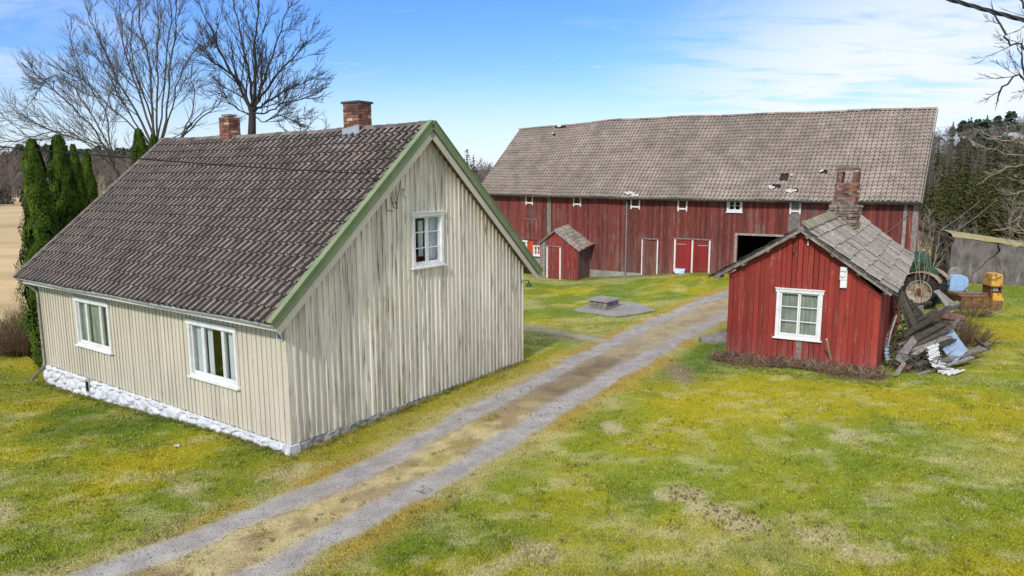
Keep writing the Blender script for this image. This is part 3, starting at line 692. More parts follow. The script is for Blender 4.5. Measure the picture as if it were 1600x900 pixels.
# rafters boards seen on the right soffit
sf = MB()
for k in range(26):
    s_ = .12+k*(SL-.2)/26
    sf.box(rt-Nr*.155+Sdr*s_+HA*.02, HA*(OG-.03), Sdr*.20, Nr*.022)
sf.build('soffit_board', M_soffit, roof)
# white fascia and gutter of the near eave
fa = MB(); fa.box(HP(-OG+.05, -OE+.045, ZE-.20), HA*(WL+OG+OGF-.07), HB*.025, Z*.13); fa.build('fascia_board', M_white, roof)
gu = MB(); m = 7; i = 0; L0, L1 = -OG+.06, WL+OGF-.02; ns = 24
for kk in range(ns+1):
    u = L0+(L1-L0)*kk/ns
    for j in range(m):
        a = pi+pi*j/(m-1); gu.v.append(HP(u, -OE-.035+.055*cos(a), ZE-.055+.055*sin(a)+.012*sin(u*1.3)))
for kk in range(ns):
    for j in range(m-1): gu.f.append((kk*m+j, kk*m+j+1, (kk+1)*m+j+1, (kk+1)*m+j)); gu.t.append(random.random())
gu.build('gutter', mat('flaking_gutter', (.50, .50, .46), (.34, .33, .30), 3, (1, 1, 1), .15, .7, layers=[((.16, .13, .10), 7, (1, 1, 1), .54, .66, .7)]), roof)
dp = MB(); dp.tube([HP(WL+.05, -OE-.03, ZE-.12), HP(WL+.0, -.22, ZE-.35), HP(WL-.02, -.10, ZE-.5), HP(WL-.02, -.10, .05), HP(WL-.02, -.13, -.02)], .038, 8)
dp.tube([HP(WL-.02, -.13, -.05), HP(WL+.22, -.42, -.45)], .04, 8); dp.build('downpipe', M_greywood, house)
cbd = MB(); cbd.box(HP(-.03, -.03, 0), HA*.03, HB*.10, Z*(gtop(0)-.02)); cbd.build('corner_board', M_cream_g, house)
cbd = MB(); cbd.box(HP(WL-.09, -.052, 0), HA*.10, HB*.025, Z*(gtop(0)-.02)); cbd.build('corner_board', M_cream, house)
# chimneys
def house_chimney(u, w, top, cap):
    b = MB(); co = MB(); c = HP(u, WW/2, ZR-.45); zt = top-c[2]
    bricks(b, co, c, HA, HB, w, w*.78, 0, zt)
    ch = b.build('chimney', M_brick, house); co.build('mortar', M_mortar, ch)
    cp = MB(); e = c+Z*(zt-.03)
    if cap:
        n = 5
        cp.box(e-HA*(w/2+.04)-HB*(w*.39+.04), HA*(w+.08), HB*(w*.78+.08), Z*.05); cp.build('chimney_cap', M_darkwood if False else mat('sooty_cap', (.09, .085, .08), (.05, .05, .05), 9), ch)
    else:
        cp.box(e-HA*(w/2-.06)-HB*(w*.39-.06), HA*(w-.12), HB*(w*.78-.12), Z*.06); cp.build('chimney_flue', M_mortar, ch)
    return ch, c
ch, c = house_chimney(2.25, .57, 7.58, True)
f = MB(); f.box(HP(1.93, WW/2-.30, ZR-.28), HA*.64, Sdn*.40, Nl*.02); f.hexa([HP(1.94, WW/2-.26, ZR-.30), HP(2.56, WW/2-.26, ZR-.30), HP(2.56, WW/2-.235, ZR-.30), HP(1.94, WW/2-.235, ZR-.30), HP(1.94, WW/2-.26, ZR+.05), HP(2.56, WW/2-.26, ZR-.02), HP(2.56, WW/2-.235, ZR-.02), HP(1.94, WW/2-.235, ZR+.05)])
f.build('flashing', M_lead, ch)
house_chimney(7.85, .50, 7.55, False)
# house number
nb = MB(); c = fl(.06, .052, 2.19); nb.box(c, HA*.20, -HB*.008, Z*.17)
sg = nb.build('house_number', M_sign); tag(sg, 'small white plate reading 16 near the corner of the cream house', 'sign')
dg = MB(); c = fl(.205, .064, 2.21); r_ = .008
P = lambda a, b: c-HA*a+Z*b
dg.tube([P(.0, .10), P(.022, .125), P(.022, .005)], r_, 4)
dg.tube([P(.105, .118)]+[P(.085+.03*cos(t), .06+.065*sin(t)) for t in np.linspace(pi*.55, pi, 5)]+[P(.085+.028*cos(t), .035+.030*sin(t)) for t in np.linspace(pi, 3*pi, 12)], r_, 4)
dg.build('numerals', M_ink, sg)
# fittings on the gable
ib = MB(); ib.tube([fg(3.19, 0, 5.49), fg(3.19, .22, 5.49)], .018, 6); ib.lathe(fg(3.19, .22, 5.44), Z, [(.001, 0), (.035, .0), (.03, .05), (.04, .06), (.03, .10), (.001, .11)], 10)
ins = ib.build('insulator_bracket', M_zinc); tag(ins, 'iron bracket holding the black cable high on the cream gable', 'bracket')
ob = MB(); ob.cbox(fg(3.45, .07, 5.10), HB*.10, HA*.08, Z*.14); ob.cbox(fg(3.45, .09, 5.20), HB*.14, HA*.12, Z*.03); tag(ob.build('junction_box', M_white), 'small white junction box beside the cable bracket on the gable', 'junction box')
ir = MB(); ir.tube([fg(2.83, .07, 5.03), fg(2.83, .09, 4.72), fg(3.02, .09, 4.70)], .012, 5); ir.tube([fg(3.0, .07, 5.03), fg(3.05, .1, 4.78), fg(3.16, .1, 4.74), fg(3.16, .09, 4.92), fg(3.02, .09, 4.86)], .011, 5)
ir.tube([fg(3.19, .2, 5.47), fg(3.24, .12, 5.25), fg(3.20, .08, 5.0), fg(3.14, .08, 4.85), fg(3.08, .08, 5.0), fg(3.18, .08, 5.15)], .007, 4)
tag(ir.build('cable_hooks', M_rust), 'rusty cable hooks left of the gable window', 'hooks')
lm = MB(); lm.tube([fg(WW-.1, 0, 2.40), fg(WW-.02, .12, 2.47), fg(WW+.06, .22, 2.45)], .012, 5); lm.lathe(fg(WW+.06, .22, 2.28), Z, [(.09, 0), (.085, .02), (.03, .12), (.015, .17)], 12)
tag(lm.build('outdoor_lamp', M_tgreen), 'small dark green wall lamp at the right corner of the cream gable', 'lamp')
# cables
def sagline(a, b, s, n=24): return [a+(b-a)*t-Z*(4*s*t*(1-t)) for t in np.linspace(0, 1, n+1)]
cb = MB(); cb.tube(sagline(V(-13.5, 7.2, 6.9), fg(3.19, .22, 5.52), .18, 40), .0135, 6); tag(cb.build('service_cable', M_cable), 'black overhead service cable running across the tiled roof to the gable', 'cable')
for k in range(1):
    cb = MB(); A0 = at(1380, -30, 8.2); B0 = at(1760, 78, 6.4)
    ln = sagline(A0, B0, .02, 60)
    for ph in (0, 2.1, 4.2):
        cb.tube([p+V(0, cos(i*.55+ph), sin(i*.55+ph))*.0125 for i, p in enumerate(ln)], .011, 6)
    tag(cb.build('overhead_cable', M_cable), 'thick twisted black power cable crossing the top right corner of the sky', 'cable')
def gnd(px, py):
    d = at(px, py, 1)-V(0, 0, CAM_H); t = np.arange(5, 60, .1)
    P = V(0, 0, CAM_H)[None]+d[None]*t[:, None]; h = hgt(P[:, 0], P[:, 1]); k = int(np.argmax(P[:, 2] <= h))
    return V(P[k, 0], P[k, 1], h[k])
# ================================================================== BARN
barn = empty('barn', (BE[0], BE[1], 0), 'long faded red wooden barn with a big sagging grey tiled roof', 'barn')
BL = 24.0; EZ = 4.70; RZ = 9.10; RM = 4.92
_bt = [-1, 0, 6, 10, 12, 17, 20, 22, 24.5]; _br = [-.14, -.13, -.04, .03, .08, .11, -.02, -.10, -.17]; _be = [-.08, -.07, -.06, -.05, -.04, .02, .06, .10, .17]
def bwarp(v):
    t = (v-BE)@BD; w = np.clip((v[:, 2]-EZ)/(RZ-EZ), 0, 1); out = v.copy()
    out[:, 2] += np.interp(t, _bt, _br)*w+np.interp(t, _bt, _be)*(1-w)*(v[:, 2] > 3.9)+.02*np.sin(t*1.3+w*4)*(v[:, 2] > 4.6)
    return out
fb = lambda x, o, z: BP(x, .5-o, z)
def bgz(x):
    p = BP(x, .4, 0); return H1(p[0], p[1])
OPN = [(3.7, 8.0, -1, 2.82), (7.82, 8.55, 3.98, 4.56), (19.68, 20.18, 1.1, 1.68), (20.66, 21.28, 1.55, 1.95)]
def wbot(x): return .47 if 13.1 < x < 16.4 else (1.97 if x > 19.6 else bgz(x)-.05)
bb = MB(); bb.warp = bwarp
boards(bb, fb, BL, .135, lambda x: 4.98, wbot, OPN, jit=.008, gap=.008)
w_ = bb.build('wall', M_barn, barn)
b3 = MB(); zt = lambda m: EZ+m*(RZ-EZ)/RM-.2
for tt, sg_, kk in ((.03, -1, .12), (BL, 1, 0)):
    b3 = MB(); boards(b3, lambda x, o, z: BP(tt+kk*x+sg_*o, .5+x, z), 8.84, .2, lambda x: min(zt(x+.5), zt(9.34-x)), lambda x: 0, jit=.006); b3.build('wall', M_barn, barn)
b3 = MB(); boards(b3, lambda x, o, z: BP(x, 9.34+o, z), BL-1.1, .4, lambda x: 4.98, lambda x: 0, x0=1.1); b3.build('wall', M_barn, barn)
g = MB(); g.box(BP(13.0, .46, -.2), BD*3.45, BN*.3, Z*.68); g.build('foundation', M_conc, barn)
g = MB(); g.box(BP(19.62, .50, 1.02), BD*4.4, BN*.2, Z*.94); g.build('brick_wall', M_brightbrick, barn)
g = MB(); g.box(BP(19.62, .49, -.2), BD*4.4, BN*.22, Z*1.21); g.build('foundation', M_conc, barn)
# grey replaced boards
for x, w, z0, z1 in ((19.0, .26, 2.0, 4.9), (5.0, .55, 2.9, 4.03), (.05, .22, .3, 4.9), (.5, .14, .3, 4.9), (3.3, .5, 4.0, 4.9)):
    g = MB(); g.warp = bwarp; g.hexa([fb(x, .03, z0), fb(x+w, .03, z0), fb(x+w, .042, z0), fb(x, .042, z0), fb(x, .03, z1), fb(x+w, .03, z1), fb(x+w, .042, z1), fb(x, .042, z1)]); g.build('grey_board', M_greywood, barn)
# dark cart opening with its frame, interior
g = MB(); g.box(BP(3.4, .9, .2), BD*5.0, BN*5, Z*3.2); 
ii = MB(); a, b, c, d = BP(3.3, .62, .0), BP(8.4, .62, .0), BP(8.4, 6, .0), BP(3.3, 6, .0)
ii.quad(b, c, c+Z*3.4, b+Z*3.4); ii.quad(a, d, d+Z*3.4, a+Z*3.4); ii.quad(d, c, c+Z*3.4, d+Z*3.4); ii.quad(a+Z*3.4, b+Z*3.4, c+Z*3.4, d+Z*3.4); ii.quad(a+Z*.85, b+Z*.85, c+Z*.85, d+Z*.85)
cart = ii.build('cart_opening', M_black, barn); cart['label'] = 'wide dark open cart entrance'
g = MB(); g.cbox(fb(8.04, .04, 1.85), BD*.13, BN*.10, Z*2.1); g.cbox(fb(5.85, .045, 2.86), BD*4.4, BN*.11, Z*.10); g.build('door_frame', M_greywood, cart)
# eave vents: white U shaped frames
def slat(mb, x0, x1, z0, z1, o0=.035, o1=.06): mb.hexa([fb(x0, o0, z0), fb(x1, o0, z0), fb(x1, o1, z0), fb(x0, o1, z0), fb(x0, o0, z1), fb(x1, o0, z1), fb(x1, o1, z1), fb(x0, o1, z1)])
for x0, x1, z0 in ((20.25, 20.78, 4.10), (16.98, 17.50, 4.12), (13.34, 13.90, 4.08), (10.66, 11.20, 4.05), (5.0, 5.52, 4.06), (2.5, 3.0, 4.1)):
    g = MB(); g.warp = bwarp; slat(g, x0, x0+.075, z0-.06, 4.75); slat(g, x1-.075, x1, z0-.06, 4.75); slat(g, x0+.075, x1-.075, z0+.03, z0+.11, .035, .055)
    g.build('vent_frame', M_white, barn)
g = MB(); slat(g, 5.08, 5.44, 4.17, 4.7, .043, .05); g.warp = bwarp; g.build('vent_board', M_greywood, barn)
window(barn, fb, 7.80, 8.58, 3.96, 4.62, [1, 1], [.5], casing=.10, proud=.05, crown=False)
window(barn, lambda x, o, z: BP(x, .46-o, z), 19.66, 20.20, 1.08, 1.70, [1, 1], [.5], casing=.06, proud=.06, crown=False)
window(barn, lambda x, o, z: BP(x, .46-o, z), 20.64, 21.30, 1.53, 1.97, [1], [], casing=.09, proud=.06, crown=False)
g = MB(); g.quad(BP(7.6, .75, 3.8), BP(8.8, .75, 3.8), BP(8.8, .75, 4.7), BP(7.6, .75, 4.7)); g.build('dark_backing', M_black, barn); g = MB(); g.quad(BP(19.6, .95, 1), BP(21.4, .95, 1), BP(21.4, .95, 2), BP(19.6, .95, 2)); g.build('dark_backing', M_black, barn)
# doors
def bdoor(x0, x1, z0, z1, m_, n=7, o=.035):
    g = MB(); w = (x1-x0)/n
    for k in range(n): j = RNG.uniform(-.004, .004); g.hexa([fb(x0+k*w+.004, o, z0), fb(x0+(k+1)*w-.004, o, z0), fb(x0+(k+1)*w-.004, o+.03+j, z0), fb(x0+k*w+.004, o+.03+j, z0), fb(x0+k*w+.004, o, z1), fb(x0+(k+1)*w-.004, o, z1), fb(x0+(k+1)*w-.004, o+.03+j, z1), fb(x0+k*w+.004, o+.03+j, z1)])
    return g.build('door', m_, barn)
def bar(par, nm, m_, *r):
    for q in r: g = MB(); slat(g, *q); o = g.build(nm, m_, par)
    return o
gz = bgz(12.7)
d1 = bdoor(12.28, 13.12, gz+.02, 2.30, M_barn, 7); bar(d1, 'door_frame', M_white, (12.22, 12.28, gz-.02, 2.36, .035, .075), (13.12, 13.175, gz-.02, 2.36, .035, .075)); bar(d1, 'door_frame', M_greywood, (12.18, 13.22, 2.37, 2.45, .035, .08))
bar(d1, 'hinge', M_rust, (12.6, 13.1, 2.05, 2.10, .068, .078), (12.6, 13.1, .95, 1.0, .068, .078))
gz = bgz(10.3)
d2 = bdoor(10.34, 11.22, gz+.03, 2.42, M_bred, 7); d3 = bdoor(9.42, 10.26, gz+.0, 2.42, M_bred, 7)
bar(d2, 'door_frame', M_white, (11.22, 11.30, gz, 2.5, .035, .08), (10.26, 10.34, gz, 2.44, .05, .085)); bar(d3, 'door_frame', M_white, (9.34, 9.42, gz, 2.5, .035, .08)); bar(d3, 'door_lintel', M_greywood, (9.28, 11.36, 2.46, 2.54, .035, .09))
bar(d2, 'hinge', M_white, (10.65, 11.18, 2.20, 2.215, .07, .078)); bar(d3, 'hinge', M_white, (9.46, 10.0, 2.18, 2.195, .07, .078)); bar(d3, 'hinge', M_rust, (9.46, 10.1, gz+.2, gz+.25, .07, .078))
hx = bdoor(19.92, 20.84, 2.03, 3.25, M_barn, 6); bar(hx, 'door_frame', M_greywood, (19.86, 20.90, 3.25, 3.31, .035, .09))
sk = MB(); p0 = BP(11.18, .36, bgz(11)+.0); i = 0
for k in range(9):
    for j in range(5):
        sk.v.append(p0-BD*(.55*k/8)+Z*(.02+.26*sin(pi*min(j, 3.4)/6.8)**.6+.015*sin(k*2+j))-BN*(.18*cos(pi*j/4)*(1 if 0 < k < 8 else .6)))
for k in range(8):
    for j in range(4): sk.f.append((k*5+j, k*5+j+1, (k+1)*5+j+1, (k+1)*5+j)); sk.t.append(.5)
tag(sk.build('sack', M_sack, None, True), 'blue and white sack lying before the double barn doors', 'sack')
# roof
BSd = nrm(BP(0, 0, EZ)-BP(0, RM, RZ)); BNl = nrm(cross(BSd, BD)); BNl = BNl if BNl[2] > 0 else -BNl
BSr = nrm(BP(.75, 2*RM, EZ)-BP(0, RM, RZ)); BNr = nrm(cross(BSr, BD)); BNr = BNr if BNr[2] > 0 else -BNr
BSL = sqrt(RM**2+(RZ-EZ)**2); brt = BP(-.02, RM, RZ)
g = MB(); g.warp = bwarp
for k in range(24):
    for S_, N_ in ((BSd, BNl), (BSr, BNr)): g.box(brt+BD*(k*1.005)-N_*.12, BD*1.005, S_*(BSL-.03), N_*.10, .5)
broof = g.build('roof', mat('roof_boards_hole_shade', (.035, .03, .026), (.02, .018, .016), 6), barn)  # interior shade behind the tile holes is put into this near-black colour
holes = [(.236, .258, .735, .785), (.250, .266, .84, .865), (.21, .222, .885, .91), (.165, .185, .665, .705), (.86, .872, .115, .14), (.845, .88, 0, .03), (.53, .537, .55, .57)]
def bskip(c, r): return any(a <= c <= b and d <= r+.02 <= e for a, b, d, e in holes)
def btint(c, r):
    f = float(fbm(np.array([c*24.0]), np.array([r*3.0+50]), 2.2, 3)[0])
    return float(np.clip(.5+(f-.5)*1.8+RNG.uniform(-.28, .28), 0, .965)) if random.random() > .012 else .99
g = MB(); g.warp = bwarp
tiles(g, brt-BNl*.01, BD, BSd, BNl, 24.14, BSL+.05, .215, .262, PANB, .03, groove_shade=.12, lip_shade=-.45, skip=bskip, tint=btint, jit=1.5)
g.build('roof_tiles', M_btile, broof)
g = MB(); g.warp = bwarp
for j in range(8): g.box(brt-BNr*.0+BD*(j*3.02), BD*3.01, BSr*(BSL+.05), BNr*.03)
g.build('roof_tiles', M_btile, broof)
g = MB(); g.warp = bwarp; u = -.05
while u < 24:
    t = random.random()*.9; i = len(g.v); m = 6
    for e, rr in ((BP(u, RM, RZ+.0), .11), (BP(u+.38, RM, RZ+.0), .13)):
        for j in range(m): a = pi*j/(m-1); g.v.append(e+BN*cos(a)*rr+Z*(sin(a)*rr*.8))
    for j in range(m-1): g.f.append((i+j, i+j+1, i+m+j+1, i+m+j)); g.t.append(t)
    u += .36 if not (20.4 < u < 21.2) else .8
g.build('ridge_tiles', M_btile, broof)
# broken pale tiles around the holes
M_bt = mat('pale_broken_tile', (.50, .46, .40), (.38, .34, .3), 8)
for c, r, s in ((.262, .875, .25), (.268, .865, .15), (.218, .905, .22), (.228, .90, .3), (.224, .93, .22), (.18, .69, .2), (.232, .745, .15), (.874, .12, .12), (.865, .01, .25), (.55, .975, .4), (.56, .965, .4), (.572, .97, .3), (.115, .70, .15)):
    c0 = brt+BD*(c*24.14)+BSd*(r*BSL)+BNl*.07; a = RNG.uniform(-.6, .6); X = BD*cos(a)+BSd*sin(a); Y = -BD*sin(a)+BSd*cos(a)
    g = MB(); g.warp = bwarp; g.box(c0, X*s, Y*.13, BNl*.02, RNG.uniform(.7, .9)); g.build('broken_tile', M_bt, broof)

g = MB(); g.warp = bwarp; g.box(BP(-.06, RM, RZ-.16), -BD*.03, BSd*(BSL+.03), BNl*.20); g.box(BP(-.06, RM, RZ-.16), -BD*.03, BSr*(BSL+.03), BNr*.20)
g.build('verge_board', M_greywood, broof)
g = MB(); g.warp = bwarp
for k in range(24):
    g.box(BP(.02+k*1.0, .06, EZ-.15), BD*1.0, BN*.025, Z*.10)
g.build('fascia_board', M_greywood, broof)
g = MB(); g.warp = bwarp; ns = 40; m = 6
for k in range(ns+1):
    for j in range(m): a = pi+pi*j/(m-1); g.v.append(BP(-.1+24.3*k/ns, -.03-.06*cos(a), EZ-.03+.06*sin(a)+RNG.uniform(-.006, .006)))
for k in range(ns):
    for j in range(m-1): g.f.append((k*m+j, k*m+j+1, (k+1)*m+j+1, (k+1)*m+j)); g.t.append(random.random())
g.build('gutter', M_zinc, broof)
g = MB(); g.tube([BP(14.35, -.03, EZ-.09), BP(14.2, .1, EZ-.16), BP(14.10, .42, EZ-.3), BP(14.10, .42, .9), BP(14.10, .40, bgz(14)+.02)], .045, 7); g.build('downpipe', M_zinc, barn)
g = MB(); g.tube(sagline(BP(2.4, .40, 2.5), BP(.3, .38, 4.2), .25, 14), .012, 4); g.build('hanging_wire', M_wire, barn)

# ================================================================== HUT against the barn
HM = .5-1.45
hut = empty('lean_to_hut', tuple(BP(16.4, HM, 0)), 'little faded red hut with plank roof leaning on the barn front', 'hut')
HWd = 2.46; hz0 = lambda x: H1(*xy(BP(16.4+x, HM, 0)))-.05
hx_ = 1.43; htop = lambda x: (1.80+(2.74-1.80)*x/hx_) if x < hx_ else (2.74-(x-hx_)*(2.74-2.0)/(HWd-hx_))
fh = lambda x, o, z: BP(16.4+x, HM-o, z)
g = MB(); boards(g, fh, HWd, .125, htop, hz0, [], gap=.008, jit=.006); g.build('wall', M_hut, hut)
g = MB(); boards(g, lambda x, o, z: BP(16.4-o, HM+x, z), 1.42, .14, lambda x: 1.80, hz0, gap=.01); g.build('wall', M_greywood if False else mat('dim_hut_side', (.15, .06, .05), (.13, .10, .09), 3, VS, .3, .9), hut)
g = MB(); boards(g, lambda x, o, z: BP(16.4+HWd+o, HM+x, z), 1.42, .14, lambda x: 2.0, hz0, gap=.01); g.build('wall', M_greywood, hut)
g = MB(); 
for x in (1.98, 2.13, 2.28): g.hexa([fh(x, .03, hz0(x)), fh(x+.13, .03, hz0(x)), fh(x+.13, .045, hz0(x)), fh(x, .045, hz0(x)), fh(x, .03, htop(x)), fh(x+.13, .03, htop(x+.13)), fh(x+.13, .045, htop(x+.13)), fh(x, .045, htop(x))])
g.build('grey_board', M_greywood, hut)
g = MB(); dx0, dx1 = 1.14, 1.90
for k in range(6): w = (dx1-dx0)/6; z0 = hz0(1.5)+.1; g.box(fh(dx0+k*w+.004, .05, z0), BD*(w-.008), -BN*.02, Z*(1.78-z0))
dr_ = g.build('door', M_hut, hut)
g = MB(); g.box(fh(dx0-.09, .03, z0-.05), BD*.085, -BN*.05, Z*(1.86-z0)); g.box(fh(dx1+.005, .03, z0-.05), BD*.085, -BN*.05, Z*(1.86-z0)); g.build('door_frame', M_white, dr_)
g = MB(); g.box(fh(dx0-.09, .03, 1.83), BD*.95, -BN*.04, Z*.05); g.build('door_frame', M_greywood, dr_)
g = MB(); g.box(fh(dx0+.02, .08, 1.5), BD*.3, -BN*.008, Z*.04); g.build('hinge', M_rust, dr_); g = MB(); g.box(fh(dx0+.02, .08, .45), BD*.3, -BN*.008, Z*.04); g.build('hinge', M_rust, dr_)
ap = BP(16.4+hx_, HM-.15, 2.80); apb = BP(16.4+hx_, .44, 3.0); er = BP(16.4-.22, HM-.15, 1.72); erb = BP(16.4-.22, .44, 1.92); el = BP(16.4+HWd+.12, HM-.15, 1.95); elb = BP(16.4+HWd+.12, .44, 2.15)
g = MB(); g.poly_ext([ap, er, erb, apb], -Z*.05, .5); g.poly_ext([ap, apb, elb, el], -Z*.05, .5); hr = g.build('roof', M_greywood, hut)
g = MB(); nn_ = 7
for k in range(nn_):
    for q in range(5):
        s0, s1 = k/nn_, (k+1.25)/nn_; w0, w1 = q/5+.004, (q+1)/5-.004
        P = lambda s, w, h: ap+(er-ap)*min(s, 1.02)+(apb-ap)*w+Z*h
        t = RNG.uniform(0, 1); h = RNG.uniform(0, .02)
        g.hexa([P(s0, w0, .0), P(s1, w0, .02), P(s1, w1, .02), P(s0, w1, 0), P(s0, w0, .03+h), P(s1, w0, .055+h), P(s1, w1, .055+h), P(s0, w1, .03+h)], t)
g.build('roof_shingles', M_slate, hr)
g = MB(); g.plank(er+(apb-ap)*.35+Z*.08+BD*.05, erb+Z*.1, .30, .02); g.build('roof_tiles', M_terra, hr)
g = MB(); g.plank(ap-Z*.04, er-Z*.04, .03, .10); g.plank(ap-Z*.04, el-Z*.04, .03, .10); g.build('verge_board', M_greywood, hr)

# ================================================================== SMALL RED SHED
shed = empty('shed', tuple(SO), 'bright red wooden shed with white window and lichen covered slate roof', 'shed')
fs = lambda x, o, z: SP(x, -o, z)
SWd, SLn = 4.2, 8.0
stop = lambda x: min(2.67+(4.16-2.67)*x/2.03, 2.36+(4.16-2.36)*(SWd-x)/(SWd-2.03))
SWN = (1.42, 2.71, .84, 2.33)
g = MB(); boards(g, fs, SWd, .150, stop, lambda x: -.1, [(SWN[0]+.05, SWN[1]-.05, SWN[2]+.05, SWN[3]-.05)], gap=.016, jit=.016, thick=.03)
w_ = g.build('wall', M_red, shed)
g = MB(); 
x = .0
while x < SWd: 
    a = x; g_ = .028; t = random.random()
    if not (SWN[0] < x < SWN[1]): g.hexa([fs(a-g_, .0, -.1), fs(a+g_, .0, -.1), fs(a+g_, .012, -.1), fs(a-g_, .012, -.1), fs(a-g_, 0, stop(max(0, a-g_))-.03), fs(a+g_, 0, stop(min(SWd, a+g_))-.03), fs(a+g_, .012, stop(min(SWd, a+g_))-.03), fs(a-g_, .012, stop(max(a-g_, 0))-.03)], t)
    x += SWd/28
g.build('under_board', M_red, w_)
g = MB(); boards(g, lambda x, o, z: SP(SWd+o-.36*x/8, x, z), SLn, .15, lambda x: 2.36, lambda x: -.1, gap=.012, jit=.01, thick=.03); g.build('wall', M_red, shed)
g = MB(); boards(g, lambda x, o, z: SP(-o, x, z), SLn, .2, lambda x: 2.67, lambda x: -.1); g.build('wall', M_red, shed)
g = MB(); boards(g, lambda x, o, z: SP(x*.915, SLn+o, z), SWd, .2, lambda x: stop(x), lambda x: -.1); g.build('wall', M_red, shed)
g = MB(); g.box(SP(.0, -.055, -.1), SF*.12, SS*.02, Z*2.72); g.build('corner_board', M_red, shed); g = MB(); g.box(SP(SWd-.12, -.055, -.1), SF*.13, SS*.02, Z*2.45); g.build('corner_board', M_red, shed)
g = MB(); g.hexa([fs(0, .035, 2.50), fs(2.03, .035, 3.98), fs(2.03, .055, 3.98), fs(0, .055, 2.50), fs(0, .035, 2.68), fs(2.03, .035, 4.17), fs(2.03, .055, 4.17), fs(0, .055, 2.68)])
g.hexa([fs(2.03, .035, 3.98), fs(SWd, .035, 2.20), fs(SWd, .055, 2.20), fs(2.03, .055, 3.98), fs(2.03, .035, 4.17), fs(SWd, .035, 2.38), fs(SWd, .055, 2.38), fs(2.03, .055, 4.17)]); g.build('rake_trim', M_red, shed)
g = MB(); g.hexa([fs(2.05, .04, -.05), fs(2.20, .04, -.05), fs(2.20, .052, -.05), fs(2.05, .052, -.05), fs(2.05, .04, .80), fs(2.20, .04, .80), fs(2.20, .052, .80), fs(2.05, .052, .80)]); g.build('grey_board', M_greywood, shed)
window(shed, fs, *SWN, [1, 1], [1/3, 2/3], casing=.10, proud=.055, curtain=[(.03, .97, 1, 0)], cmat=M_net, sill=True)
g = MB(); g.tube([fs(1.86, .03, 3.60), fs(1.86, .12, 3.60), fs(1.86, .14, 3.48), fs(1.86, .08, 3.42)], .02, 6); g.build('iron_hook', M_rust, shed)
g = MB(); g.tube([fs(2.22, .03, 3.78), fs(2.22, .08, 3.78)], .012, 5); g.lathe(fs(2.22, .08, 3.68), Z, [(.001, 0), (.03, .0), (.02, .04), (.03, .06), (.02, .12), (.001, .13)], 8); g.build('insulator', M_white, shed)
mb_ = MB(); mb_.cbox(fs(3.24, .09, 2.86), SF*.19, SS*.11, Z*.28); mb_.cbox(fs(3.24, .11, 3.04), SF*.17, SS*.15, Z*.12); mb_.cbox(fs(3.25, .09, 2.60), SF*.17, SS*.10, Z*.22); mb_.lathe(fs(3.22, .145, 2.86), -SS, [(.055, 0), (.055, .04), (.001, .05)], 12)
tag(mb_.build('meter_box', M_white), 'white electric meter box on the red shed gable', 'meter box')
# roof
sa = SP(2.06, -.3, 4.30); srr = SP(4.60, -.3, 2.53); sll = SP(-.47, -.3, 2.68); Lr = 8.45; SSz = nrm(SP(0, 1, 0)-SP(0, 0, 0))
Sr = nrm(srr-sa); Sl = nrm(sll-sa); Nsr = nrm(cross(Sr, SSz)); Nsr = Nsr if Nsr[2] > 0 else -Nsr; Nsl = nrm(cross(Sl, SSz)); Nsl = Nsl if Nsl[2] > 0 else -Nsl
dR = np.linalg.norm(srr-sa); dL = np.linalg.norm(sll-sa)
def swarp(v):
    r = v-SO; u = r@SF; w = r@SS; out = v.copy(); out = out-SF[None]*(.42*np.clip(w/8, 0, 1.1)*np.clip((u-2.06)/2.5, 0, 1.1))[:, None]; out[:, 2] += (fbm(u*1.0+5, w*1.0+8, 1.5, 2)-.5)*.10-.06*np.sin(np.clip(w/8, 0, 1)*pi)*np.abs(u-2.06)/2.5; return out
g = MB(); g.warp = swarp
for k in range(8):
    a = k*Lr/8
    for m_ in range(4):
        g.box(sa+SSz*a+Sr*(dR*m_/4)-Nsr*.10, SSz*(Lr/8), Sr*(dR/4), Nsr*.04); g.box(sa+SSz*a+Sl*(dL*m_/4)-Nsl*.10, SSz*(Lr/8), Sl*(dL/4), Nsl*.04)
sroof = g.build('roof', M_greywood, shed)
FLAT = [(.0, .0), (.33, .006), (.66, .0), (.985, .0)]
for O_, S_, N_, D_ in ((sa, Sr, Nsr, dR), (sa, Sl, Nsl, dL)):
    g = MB(); g.warp = swarp
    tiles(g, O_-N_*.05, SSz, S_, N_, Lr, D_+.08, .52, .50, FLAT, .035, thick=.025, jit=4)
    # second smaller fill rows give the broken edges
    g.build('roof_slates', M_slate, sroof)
g = MB(); g.warp = swarp; u = 0
while u < 4.0: 
    g.hexa([sa+SSz*u+Sr*.28-Nsr*.0+Z*.02, sa+SSz*(u+.42)+Sr*.25+Z*.02, sa+SSz*(u+.42)+Z*.03, sa+SSz*u+Z*.03, sa+SSz*u+Sr*.28+Z*.07, sa+SSz*(u+.42)+Sr*.25+Z*.06, sa+SSz*(u+.42)+Z*(.08+RNG.uniform(0, .03)), sa+SSz*u+Z*(.08+RNG.uniform(0, .03))])
    u += .44
g.build('ridge_slates', mat('mossy_ridge', (.29, .26, .21), (.18, .16, .09), 5, (1, 1, 1), .2, .95, .5), sroof)
